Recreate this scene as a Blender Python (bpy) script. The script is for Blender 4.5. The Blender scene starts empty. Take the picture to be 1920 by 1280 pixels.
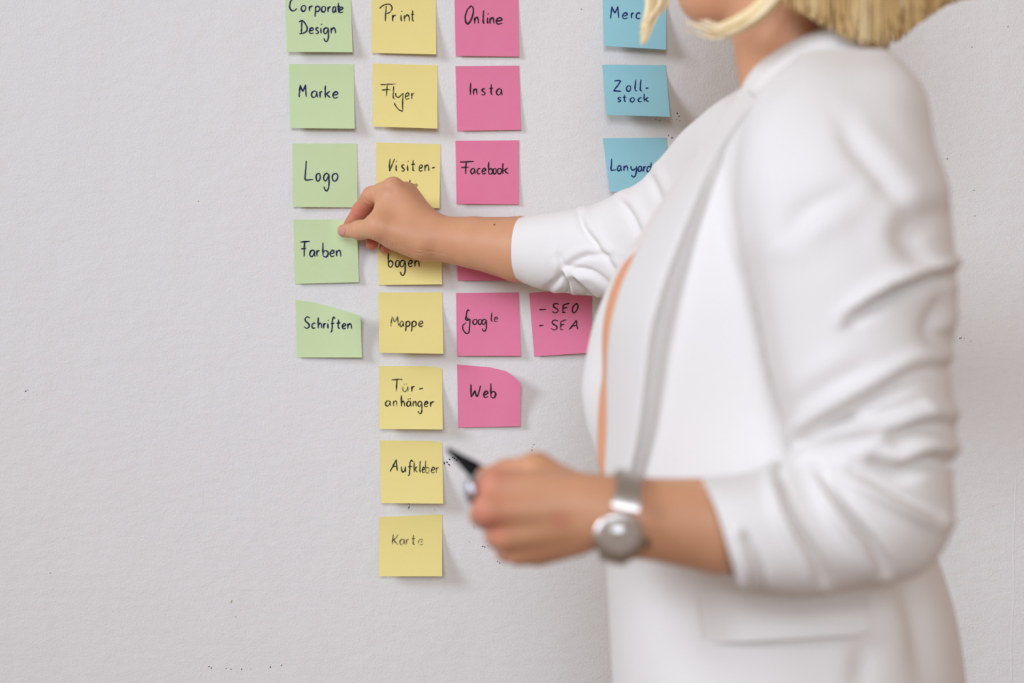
import bpy, bmesh, math, random
import numpy as np
from mathutils import Vector
from mathutils.bvhtree import BVHTree

C = bpy.context.scene.collection
scene = bpy.context.scene
random.seed(7)
rng = np.random.default_rng(7)

# ------------------------------------------------------------------ camera, light, exposure
CAM_Z, DIST, FPX = 1.2, 2.0, 3158.0          # lens height, distance to the wall, focal length in pixels of a 1920 wide frame
cam_d = bpy.data.cameras.new('camera')
cam_d.sensor_width = 36.0
cam_d.lens = FPX * 36.0 / 1920.0
cam_d.dof.use_dof = True
cam_d.dof.focus_distance = DIST - 0.03
cam_d.dof.aperture_fstop = 3.1
cam_d.dof.aperture_blades = 0
cam = bpy.data.objects.new('camera', cam_d)
C.objects.link(cam)
cam.location = (0, -DIST, CAM_Z)
cam.rotation_euler = (math.pi / 2, 0, 0)
scene.camera = cam

world = bpy.data.worlds.new('daylight')
scene.world = world
world.use_nodes = True
world.node_tree.nodes['Background'].inputs[0].default_value = (1.0, 0.70, 0.45, 1)
world.node_tree.nodes['Background'].inputs[1].default_value = 0.24


def area(name, loc, target, size, power, color, size_y=None):
    d = bpy.data.lights.new(name, 'AREA')
    d.energy = power
    d.color = color
    d.shape = 'RECTANGLE'
    d.size = size
    d.size_y = size_y or size
    o = bpy.data.objects.new(name, d)
    C.objects.link(o)
    o.location = loc
    o.rotation_euler = (Vector(target) - Vector(loc)).to_track_quat('-Z', 'Y').to_euler()
    return o


k1 = area('window_daylight', (-4.4, -2.9, 3.2), (0.42, -0.45, 1.32), 1.9, 20.5, (0.89, 0.98, 1.13), 2.1)
k1.data.spread = math.radians(60)
k2 = area('far_window_daylight', (-0.3, -6.4, 2.5), (0.0, 0, 1.32), 2.8, 15.2, (0.89, 0.98, 1.13), 2.0)
k2.data.spread = math.radians(46)

vs = scene.view_settings
vs.view_transform = 'Standard'
vs.look = 'None'
vs.gamma = 1.0
vs.use_curve_mapping = False
vs.exposure = 0.0


# ------------------------------------------------------------------ helpers
def P(px, py, gap):
    """Point seen at pixel (px, py) of the photograph that stands `gap` metres in front of the wall."""
    k = (DIST - gap) / FPX
    return np.array([(px - 960.0) * k, -gap, CAM_Z + (640.0 - py) * k])


def project(v):
    v = np.asarray(v)
    d = DIST + v[..., 1]
    return np.stack([960 + v[..., 0] / d * FPX, 640 - (v[..., 2] - CAM_Z) / d * FPX], -1)


def lin(r, g, b):
    f = lambda c: (c / 255 / 12.92) if c <= 10 else ((c / 255 + 0.055) / 1.055) ** 2.4
    return (f(r), f(g), f(b), 1.0)


def tag(o, label=None, cat=None, group=None, kind=None):
    if label: o['label'] = label
    if cat: o['category'] = cat
    if group: o['group'] = group
    if kind: o['kind'] = kind
    return o


def mesh_obj(name, verts, faces, mat, parent=None, smooth=True, loc=None, recalc=True):
    verts = np.asarray(verts, float)
    if loc is not None:
        verts = verts - np.asarray(loc, float)
    me = bpy.data.meshes.new(name)
    me.from_pydata([tuple(v) for v in verts], [], [tuple(int(i) for i in f) for f in faces])
    if recalc:
        bm = bmesh.new(); bm.from_mesh(me)
        bmesh.ops.recalc_face_normals(bm, faces=bm.faces)
        bm.to_mesh(me); bm.free()
    if smooth:
        me.polygons.foreach_set('use_smooth', [True] * len(me.polygons))
    if smooth:
        me.set_sharp_from_angle(angle=math.radians(50))
    for m in (mat if isinstance(mat, (list, tuple)) else [mat]):
        me.materials.append(m)
    o = bpy.data.objects.new(name, me)
    C.objects.link(o)
    if loc is not None:
        o.location = tuple(loc)
    if parent is not None:
        o.parent = parent
        if loc is None and parent.location.length > 0:
            o.location = tuple(-parent.location)
    return o


def smoothstep(a, b, x):
    t = np.clip((x - a) / (b - a), 0, 1)
    return t * t * (3 - 2 * t)


def catmull(pts, n):
    """n samples of a smooth curve through pts (any dimension)."""
    pts = np.asarray(pts, float)
    if len(pts) == 2:
        t = np.linspace(0, 1, n)[:, None]
        return pts[0] * (1 - t) + pts[1] * t
    p = np.vstack([2 * pts[0] - pts[1], pts, 2 * pts[-1] - pts[-2]])
    m = len(pts) - 1
    out = []
    for t in np.linspace(0, m, n):
        i = min(int(t), m - 1)
        u = t - i
        a, b, c, d = p[i], p[i + 1], p[i + 2], p[i + 3]
        out.append(0.5 * (2 * b + (c - a) * u + (2 * a - 5 * b + 4 * c - d) * u * u + (3 * b - a - 3 * c + d) * u ** 3))
    return np.array(out)


def grid_faces(nu, nv, close_u=False, off=0):
    f = []
    for j in range(nv - 1):
        for i in range(nu if close_u else nu - 1):
            a = j * nu + i
            b = j * nu + (i + 1) % nu
            f.append((off + a, off + b, off + b + nu, off + a + nu))
    return f


def sheet(front, back):
    """Closed thin solid from two (nv, nu, 3) grids."""
    nv, nu = front.shape[:2]
    v = np.vstack([front.reshape(-1, 3), back.reshape(-1, 3)])
    n = nu * nv
    f = grid_faces(nu, nv) + [tuple(reversed(q)) for q in grid_faces(nu, nv, off=n)]
    rim = [(0, i) for i in range(nu)] + [(j, nu - 1) for j in range(1, nv)] + \
          [(nv - 1, i) for i in range(nu - 2, -1, -1)] + [(j, 0) for j in range(nv - 2, 0, -1)]
    idx = [j * nu + i for j, i in rim]
    for k in range(len(idx)):
        a, b = idx[k], idx[(k + 1) % len(idx)]
        f.append((b, a, a + n, b + n))
    return v, f


def tube(pts, radii, sides=6, closed_ends=True):
    pts = np.asarray(pts, float)
    n = len(pts)
    v, f = [], []
    tan = np.gradient(pts, axis=0)
    tan /= np.linalg.norm(tan, axis=1)[:, None] + 1e-12
    up = np.array([0.0, 1, 0]) if abs(tan[0][1]) < 0.9 else np.array([1.0, 0, 0])
    for i in range(n):
        a = np.cross(tan[i], up); a /= np.linalg.norm(a) + 1e-12
        b = np.cross(tan[i], a)
        up = np.cross(a, tan[i])
        for s in range(sides):
            t = 2 * math.pi * s / sides
            v.append(pts[i] + radii[i] * (a * math.cos(t) + b * math.sin(t)))
    f = grid_faces(sides, n, True)
    if closed_ends:
        f.append(tuple(range(sides)))
        f.append(tuple((n - 1) * sides + s for s in reversed(range(sides))))
    return v, f


def join_parts(parts):
    V, F, o = [], [], 0
    for v, f in parts:
        V.extend(np.asarray(v).tolist())
        F.extend([tuple(i + o for i in q) for q in f])
        o += len(v)
    return V, F


# ------------------------------------------------------------------ materials
def mat(name, color, rough=0.7, spec=0.3, metal=0.0, sheen=0.0, bump=None, var=None, sss=0.0, coat=0.0):
    m = bpy.data.materials.new(name)
    m.use_nodes = True
    nt = m.node_tree
    b = nt.nodes['Principled BSDF']
    b.inputs['Base Color'].default_value = color
    b.inputs['Roughness'].default_value = rough
    b.inputs['Specular IOR Level'].default_value = spec
    b.inputs['Metallic'].default_value = metal
    b.inputs['Sheen Weight'].default_value = sheen
    b.inputs['Coat Weight'].default_value = coat
    if sss:
        b.inputs['Subsurface Weight'].default_value = sss
        b.inputs['Subsurface Radius'].default_value = (1.0, 0.4, 0.25)
        b.inputs['Subsurface Scale'].default_value = 0.006
    tc = nt.nodes.new('ShaderNodeTexCoord')
    if bump:
        n = nt.nodes.new('ShaderNodeTexNoise')
        n.inputs['Scale'].default_value = bump[0]
        n.inputs['Detail'].default_value = 4
        nt.links.new(tc.outputs['Object'], n.inputs['Vector'])
        bp = nt.nodes.new('ShaderNodeBump')
        bp.inputs['Strength'].default_value = bump[1]
        bp.inputs['Distance'].default_value = bump[2]
        nt.links.new(n.outputs['Fac'], bp.inputs['Height'])
        nt.links.new(bp.outputs['Normal'], b.inputs['Normal'])
    if var:
        n = nt.nodes.new('ShaderNodeTexNoise')
        n.inputs['Scale'].default_value = var[0]
        n.inputs['Detail'].default_value = 3
        nt.links.new(tc.outputs['Object'], n.inputs['Vector'])
        mx = nt.nodes.new('ShaderNodeMix'); mx.data_type = 'RGBA'
        mx.inputs[6].default_value = color
        mx.inputs[7].default_value = var[1]
        nt.links.new(n.outputs['Fac'], mx.inputs[0])
        nt.links.new(mx.outputs[2], b.inputs['Base Color'])
    return m


def wall_material():
    m = mat('painted_plaster', (0.805, 0.788, 0.765, 1), rough=0.75, spec=0.2, var=(120, (0.775, 0.758, 0.733, 1)))
    nt = m.node_tree
    b = nt.nodes['Principled BSDF']
    tc = nt.nodes['Texture Coordinate'] if 'Texture Coordinate' in nt.nodes else nt.nodes.new('ShaderNodeTexCoord')
    heights = []
    for sc, det, st, stretch in ((420, 3, 0.30, (1, 1, 1)), (90, 5, 0.5, (0.55, 1, 1.0)), (14, 4, 1.3, (1, 1, 0.6))):
        mp = nt.nodes.new('ShaderNodeMapping')
        mp.inputs['Scale'].default_value = stretch
        nt.links.new(tc.outputs['Object'], mp.inputs['Vector'])
        n = nt.nodes.new('ShaderNodeTexNoise')
        n.inputs['Scale'].default_value = sc
        n.inputs['Detail'].default_value = det
        nt.links.new(mp.outputs['Vector'], n.inputs['Vector'])
        mu = nt.nodes.new('ShaderNodeMath'); mu.operation = 'MULTIPLY'
        mu.inputs[1].default_value = st
        nt.links.new(n.outputs['Fac'], mu.inputs[0])
        heights.append(mu)
    a1 = nt.nodes.new('ShaderNodeMath'); a1.operation = 'ADD'
    nt.links.new(heights[0].outputs[0], a1.inputs[0]); nt.links.new(heights[1].outputs[0], a1.inputs[1])
    a2 = nt.nodes.new('ShaderNodeMath'); a2.operation = 'ADD'
    nt.links.new(a1.outputs[0], a2.inputs[0]); nt.links.new(heights[2].outputs[0], a2.inputs[1])
    bp = nt.nodes.new('ShaderNodeBump')
    bp.inputs['Strength'].default_value = 0.62
    bp.inputs['Distance'].default_value = 0.0028
    nt.links.new(a2.outputs[0], bp.inputs['Height'])
    nt.links.new(bp.outputs['Normal'], b.inputs['Normal'])
    return m


def ink_material(name, color, density):
    """Felt-pen ink: where the pen ran dry the paper shows through in streaks."""
    m = mat(name, color, rough=0.6, spec=0.2)
    nt = m.node_tree
    b = nt.nodes['Principled BSDF']
    out = nt.nodes['Material Output']
    tc = nt.nodes.new('ShaderNodeTexCoord')
    n = nt.nodes.new('ShaderNodeTexNoise')
    n.inputs['Scale'].default_value = 260
    n.inputs['Detail'].default_value = 3
    nt.links.new(tc.outputs['Object'], n.inputs['Vector'])
    mr = nt.nodes.new('ShaderNodeMapRange')
    mr.inputs['From Min'].default_value = 0.35
    mr.inputs['From Max'].default_value = 0.65
    mr.inputs['To Min'].default_value = max(0.0, density - 0.25)
    mr.inputs['To Max'].default_value = min(1.0, density + 0.25)
    nt.links.new(n.outputs['Fac'], mr.inputs['Value'])
    tr = nt.nodes.new('ShaderNodeBsdfTransparent')
    mx = nt.nodes.new('ShaderNodeMixShader')
    nt.links.new(mr.outputs[0], mx.inputs[0])
    nt.links.new(tr.outputs[0], mx.inputs[1])
    nt.links.new(b.outputs[0], mx.inputs[2])
    nt.links.new(mx.outputs[0], out.inputs['Surface'])
    return m


M = {}
M['wall'] = wall_material()
M['fleck'] = mat('dark_fleck', (0.06, 0.055, 0.06, 1), 0.9)
M['fleck_tan'] = mat('tan_fleck', (0.42, 0.30, 0.16, 1), 0.9)
M['floor'] = mat('oak_floor', (0.42, 0.27, 0.16, 1), 0.45, var=(6, (0.30, 0.18, 0.10, 1)))
M['tan'] = mat('bounce_wall_tan', (0.62, 0.43, 0.26, 1), 0.8, 0.2, bump=(200, 0.1, 0.001))  # colour of the added wall that bounces warm light
M['base'] = mat('white_trim', (0.78, 0.77, 0.75, 1), 0.4)
M['green'] = mat('green_paper', lin(208, 226, 178), 0.85, 0.15, var=(30, lin(202, 221, 168)), bump=(700, 0.05, 0.0005))
M['yellow'] = mat('yellow_paper', lin(240, 225, 150), 0.85, 0.15, var=(30, lin(236, 220, 140)), bump=(700, 0.05, 0.0005))
M['pink'] = mat('pink_paper', lin(233, 134, 166), 0.85, 0.15, var=(30, lin(229, 126, 158)), bump=(700, 0.05, 0.0005))
M['blue'] = mat('blue_paper', lin(160, 212, 222), 0.85, 0.15, var=(30, lin(151, 206, 217)), bump=(700, 0.05, 0.0005))
M['navy'] = ink_material('navy_ink', (0.008, 0.010, 0.070, 1), 0.97)
M['blueink'] = ink_material('blue_ink', (0.010, 0.016, 0.15, 1), 0.97)
M['black'] = ink_material('black_ink', (0.008, 0.007, 0.008, 1), 0.97)
M['dry'] = ink_material('drying_black_ink', (0.025, 0.02, 0.012, 1), 0.74)
M['faint'] = ink_material('faint_black_ink', (0.03, 0.025, 0.012, 1), 0.48)
M['fainter'] = ink_material('almost_dry_black_ink', (0.03, 0.025, 0.012, 1), 0.30)

M['cloth'] = mat('white_crepe', (0.845, 0.82, 0.79, 1), 0.85, 0.15, sheen=0.15, bump=(900, 0.05, 0.0006))
M['peach'] = mat('peach_silk', lin(240, 170, 130), 0.5, 0.3)
M['trouser'] = mat('grey_wool', (0.35, 0.34, 0.36, 1), 0.9)
M['shoe'] = mat('black_leather', (0.02, 0.02, 0.02, 1), 0.35)
M['nail'] = mat('fingernail', lin(208, 146, 136), 0.3, 0.5)
M['pen'] = mat('black_plastic', (0.003, 0.003, 0.004, 1), 0.45, 0.12)
M['steel'] = mat('polished_steel', (0.80, 0.78, 0.77, 1), 0.30, metal=1.0)
M['mesh_steel'] = mat('woven_steel', (0.62, 0.60, 0.58, 1), 0.42, metal=1.0, bump=(1400, 0.4, 0.0006))
M['dial'] = mat('watch_dial', lin(200, 182, 166), 0.35, 0.5)
M['ring'] = mat('brushed_silver', (0.50, 0.50, 0.54, 1), 0.32, metal=1.0)
M['mark'] = mat('watch_mark', (0.85, 0.85, 0.86, 1), 0.2, metal=0.8)
M['dark'] = mat('dark_steel', (0.08, 0.06, 0.055, 1), 0.4, metal=0.6)


def glass_material():
    m = bpy.data.materials.new('watch_glass')
    m.use_nodes = True
    nt = m.node_tree
    out = nt.nodes['Material Output']
    b = nt.nodes['Principled BSDF']
    b.inputs['Roughness'].default_value = 0.03
    b.inputs['Base Color'].default_value = (0.9, 0.9, 0.9, 1)
    b.inputs['Metallic'].default_value = 1.0
    tr = nt.nodes.new('ShaderNodeBsdfTransparent')
    fr = nt.nodes.new('ShaderNodeFresnel'); fr.inputs[0].default_value = 1.8
    mx = nt.nodes.new('ShaderNodeMixShader')
    nt.links.new(fr.outputs[0], mx.inputs[0])
    nt.links.new(tr.outputs[0], mx.inputs[1])
    nt.links.new(b.outputs[0], mx.inputs[2])
    nt.links.new(mx.outputs[0], out.inputs['Surface'])
    return m


M['glass'] = glass_material()


def skin_material():
    m = mat('skin', lin(212, 160, 128), 0.48, 0.35, sss=0.12)
    nt = m.node_tree
    b = nt.nodes['Principled BSDF']
    geo = nt.nodes.new('ShaderNodeNewGeometry')
    at = nt.nodes.new('ShaderNodeAttribute'); at.attribute_name = 'blush'
    n = nt.nodes.new('ShaderNodeTexNoise')
    n.inputs['Scale'].default_value = 45; n.inputs['Detail'].default_value = 4
    nt.links.new(geo.outputs['Position'], n.inputs['Vector'])
    mx = nt.nodes.new('ShaderNodeMix'); mx.data_type = 'RGBA'
    mx.inputs[6].default_value = lin(219, 166, 127)
    mx.inputs[7].default_value = lin(211, 151, 115)
    nt.links.new(n.outputs['Fac'], mx.inputs[0])
    bl = nt.nodes.new('ShaderNodeMix'); bl.data_type = 'RGBA'
    bl.inputs[7].default_value = lin(212, 124, 104)
    nt.links.new(at.outputs['Fac'], bl.inputs[0])
    nt.links.new(mx.outputs[2], bl.inputs[6])
    last = bl.outputs[2]
    # the small mole on the forearm
    mole = P(927, 421, 0.118)
    vm = nt.nodes.new('ShaderNodeVectorMath'); vm.operation = 'DISTANCE'
    nt.links.new(geo.outputs['Position'], vm.inputs[0])
    M['_mole'] = vm
    vm.inputs[1].default_value = tuple(mole)
    mr = nt.nodes.new('ShaderNodeMapRange')
    mr.inputs['From Min'].default_value = 0.0010; mr.inputs['From Max'].default_value = 0.0018
    mr.inputs['To Min'].default_value = 0.75; mr.inputs['To Max'].default_value = 0.0
    nt.links.new(vm.outputs['Value'], mr.inputs['Value'])
    mm = nt.nodes.new('ShaderNodeMix'); mm.data_type = 'RGBA'
    mm.inputs[7].default_value = lin(110, 62, 44)
    nt.links.new(mr.outputs[0], mm.inputs[0]); nt.links.new(last, mm.inputs[6])
    nt.links.new(mm.outputs[2], b.inputs['Base Color'])
    n2 = nt.nodes.new('ShaderNodeTexNoise')
    n2.inputs['Scale'].default_value = 700; n2.inputs['Detail'].default_value = 3
    nt.links.new(geo.outputs['Position'], n2.inputs['Vector'])
    bp = nt.nodes.new('ShaderNodeBump')
    bp.inputs['Strength'].default_value = 0.18; bp.inputs['Distance'].default_value = 0.0006
    nt.links.new(n2.outputs['Fac'], bp.inputs['Height'])
    nt.links.new(bp.outputs['Normal'], b.inputs['Normal'])
    return m


M['skin'] = skin_material()
M['lip'] = mat('lips', lin(196, 106, 100), 0.4, 0.4)
M['eye'] = mat('eye_white', (0.8, 0.8, 0.8, 1), 0.15)
M['iris'] = mat('blue_grey_iris', (0.10, 0.16, 0.22, 1), 0.15)


def hair_material():
    m = mat('blonde_hair', lin(226, 198, 140), 0.45, 0.4)
    nt = m.node_tree
    b = nt.nodes['Principled BSDF']
    at = nt.nodes.new('ShaderNodeAttribute'); at.attribute_name = 'tone'
    cr = nt.nodes.new('ShaderNodeValToRGB')
    e = cr.color_ramp.elements
    e[0].color = lin(214, 172, 110); e[0].position = 0
    e[1].color = lin(255, 242, 206); e[1].position = 1
    x = e.new(0.5); x.color = lin(242, 214, 154)
    nt.links.new(at.outputs['Fac'], cr.inputs[0])
    nt.links.new(cr.outputs[0], b.inputs['Base Color'])
    return m


M['hair'] = hair_material()

# ------------------------------------------------------------------ the setting
# wall with small chips and pen flecks lying on its paint
wv = [(-3, 0, 0), (3, 0, 0), (3, 0, 2.8), (-3, 0, 2.8), (-3, 0.12, 0), (3, 0.12, 0), (3, 0.12, 2.8), (-3, 0.12, 2.8)]
wf = [(0, 1, 2, 3), (5, 4, 7, 6), (4, 0, 3, 7), (1, 5, 6, 2), (3, 2, 6, 7), (4, 5, 1, 0)]
fm = [0] * 6
flecks = []


def fleck(px, py, r, ar=1.0, rot=0.0, m=1):
    flecks.append((px, py, r, ar, rot, m))


for px, py in ((833, 868), (838, 866), (843, 861), (849, 857), (852, 859), (842, 871), (856, 862)):
    fleck(px, py, 1.5, 1.7, rng.uniform(0, 3))
for px, py, r in ((767, 944, 1.2), (767, 950, 1.6), (766, 953, 1.0), (997, 844, 1.3), (1001, 833, 0.9), (998, 838, 0.7),
                  (905, 1024, 1.3), (909, 1025, 1.5), (915, 1023, 1.0), (933, 1052, 1.0), (937, 1055, 1.0), (939, 1040, 1.3), (940, 1036, 1.0),
                  (888, 985, 0.7), (889, 989, 0.7), (815, 955, 0.9), (1260, 258, 1.7), (1253, 254, 0.9), (1270, 212, 1.3), (1273, 218, 1.1), (1268, 224, 0.8),
                  (1230, 224, 0.8), (1237, 226, 0.9), (1275, 226, 0.9), (1262, 272, 0.7), (1800, 634, 1.5), (1803, 633, 1.0), (1808, 634, 0.9), (1776, 298, 1.3), (1776, 330, 0.8),
                  (1826, 357, 1.1), (1828, 405, 1.0), (1820, 640, 0.8), (1718, 20, 0.8), (1822, 88, 0.8), (1890, 50, 0.8),
                  (392, 1249, 1.4), (396, 1252, 1.0), (424, 1253, 1.1), (433, 1254, 1.0), (453, 1254, 1.3), (470, 1254, 0.8), (507, 1250, 1.2), (528, 1247, 1.2), (48, 733, 1.3), (51, 731, 0.9), (880, 1016, 0.8)):
    fleck(px, py, r, rng.uniform(1, 1.8), rng.uniform(0, 3))
for px, py, r, ar, rot in ((434, 1127, 1.0, 4.5, 1.25), (442, 1156, 0.7, 3.0, 1.5), (94, 1074, 0.9, 2.2, 0.1), (372, 377, 1.2, 1.2, 0), (1090, 17, 1.2, 1.4, 0), (212, 1146, 0.8, 1.5, 0)):
    fleck(px, py, r, ar, rot, 2)
for px, py, r, ar, rot, m in flecks:
    n = 7
    c = P(px, py, 0.0003)
    k = DIST / FPX
    base = len(wv)
    for i in range(n):
        t = 2 * math.pi * i / n
        rr = r * k * rng.uniform(0.6, 1.1)
        x, z = rr * ar * math.cos(t), rr * math.sin(t)
        wv.append((c[0] + x * math.cos(rot) - z * math.sin(rot), c[1], c[2] + x * math.sin(rot) + z * math.cos(rot)))
    wf.append(tuple(range(base, base + n)))
    fm.append(m)
# overlap of two coats of paint: a thin raised line near the right end
sl = catmull([(1906, 880), (1904, 920), (1903, 960), (1900, 1030), (1901, 1110), (1896, 1200), (1897, 1290), (1896, 1500)], 40)
for i, (x, y) in enumerate(sl):
    b0 = len(wv); j_ = 0.5 * math.sin(i * 1.7)
    wv.extend([tuple(P(x - 1.6 + j_, y, 0.0)), tuple(P(x + j_, y, 0.0002)), tuple(P(x + 2.6 + j_, y, 0.0))])
    if i:
        wf.extend([(b0 - 3, b0 - 2, b0 + 1, b0), (b0 - 2, b0 - 1, b0 + 2, b0 + 1)]); fm.extend([0, 0])
wall = mesh_obj('wall_back', wv, wf, [M['wall'], M['fleck'], M['fleck_tan']], smooth=False, recalc=False)
wall.data.polygons.foreach_set('material_index', fm)
tag(wall, 'white painted plaster wall with fine roller texture and tiny dark chips', 'wall', kind='structure')

wr = mesh_obj('bounce_wall_right', [(1.6, -5.5, 0), (1.6, 0, 0), (1.6, 0, 2.8), (1.6, -5.5, 2.8), (1.7, -5.5, 0), (1.7, 0, 0), (1.7, 0, 2.8), (1.7, -5.5, 2.8)],
              [(0, 1, 2, 3), (7, 6, 5, 4), (4, 5, 1, 0), (1, 5, 6, 2), (3, 2, 6, 7), (4, 0, 3, 7)], M['tan'], smooth=False)  # added out of view, only to warm the shade on the jacket's back
tag(wr, 'unseen tan side wall added at the right to bounce warm light', 'wall', kind='structure')
fl = mesh_obj('floor', [(-3, -5.5, 0), (3, -5.5, 0), (3, 0, 0), (-3, 0, 0), (-3, -5.5, -0.1), (3, -5.5, -0.1), (3, 0, -0.1), (-3, 0, -0.1)],
              [(0, 1, 2, 3), (7, 6, 5, 4), (4, 5, 1, 0), (5, 6, 2, 1), (6, 7, 3, 2), (7, 4, 0, 3)], M['floor'], smooth=False)
tag(fl, 'brown wooden floor below the white wall', 'floor', kind='structure')
bb = mesh_obj('baseboard_back', [(-3, -0.018, 0), (3, -0.018, 0), (3, 0, 0), (-3, 0, 0), (-3, -0.018, 0.075), (3, -0.018, 0.075), (3, -0.006, 0.09), (-3, -0.006, 0.09), (3, 0, 0.09), (-3, 0, 0.09)],
              [(0, 1, 5, 4), (4, 5, 6, 7), (7, 6, 8, 9), (0, 3, 2, 1), (2, 3, 9, 8), (1, 2, 8, 6, 5), (0, 4, 7, 9, 3)], M['base'], smooth=False)
tag(bb, 'white baseboard along the foot of the wall', 'baseboard', kind='structure')

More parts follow.
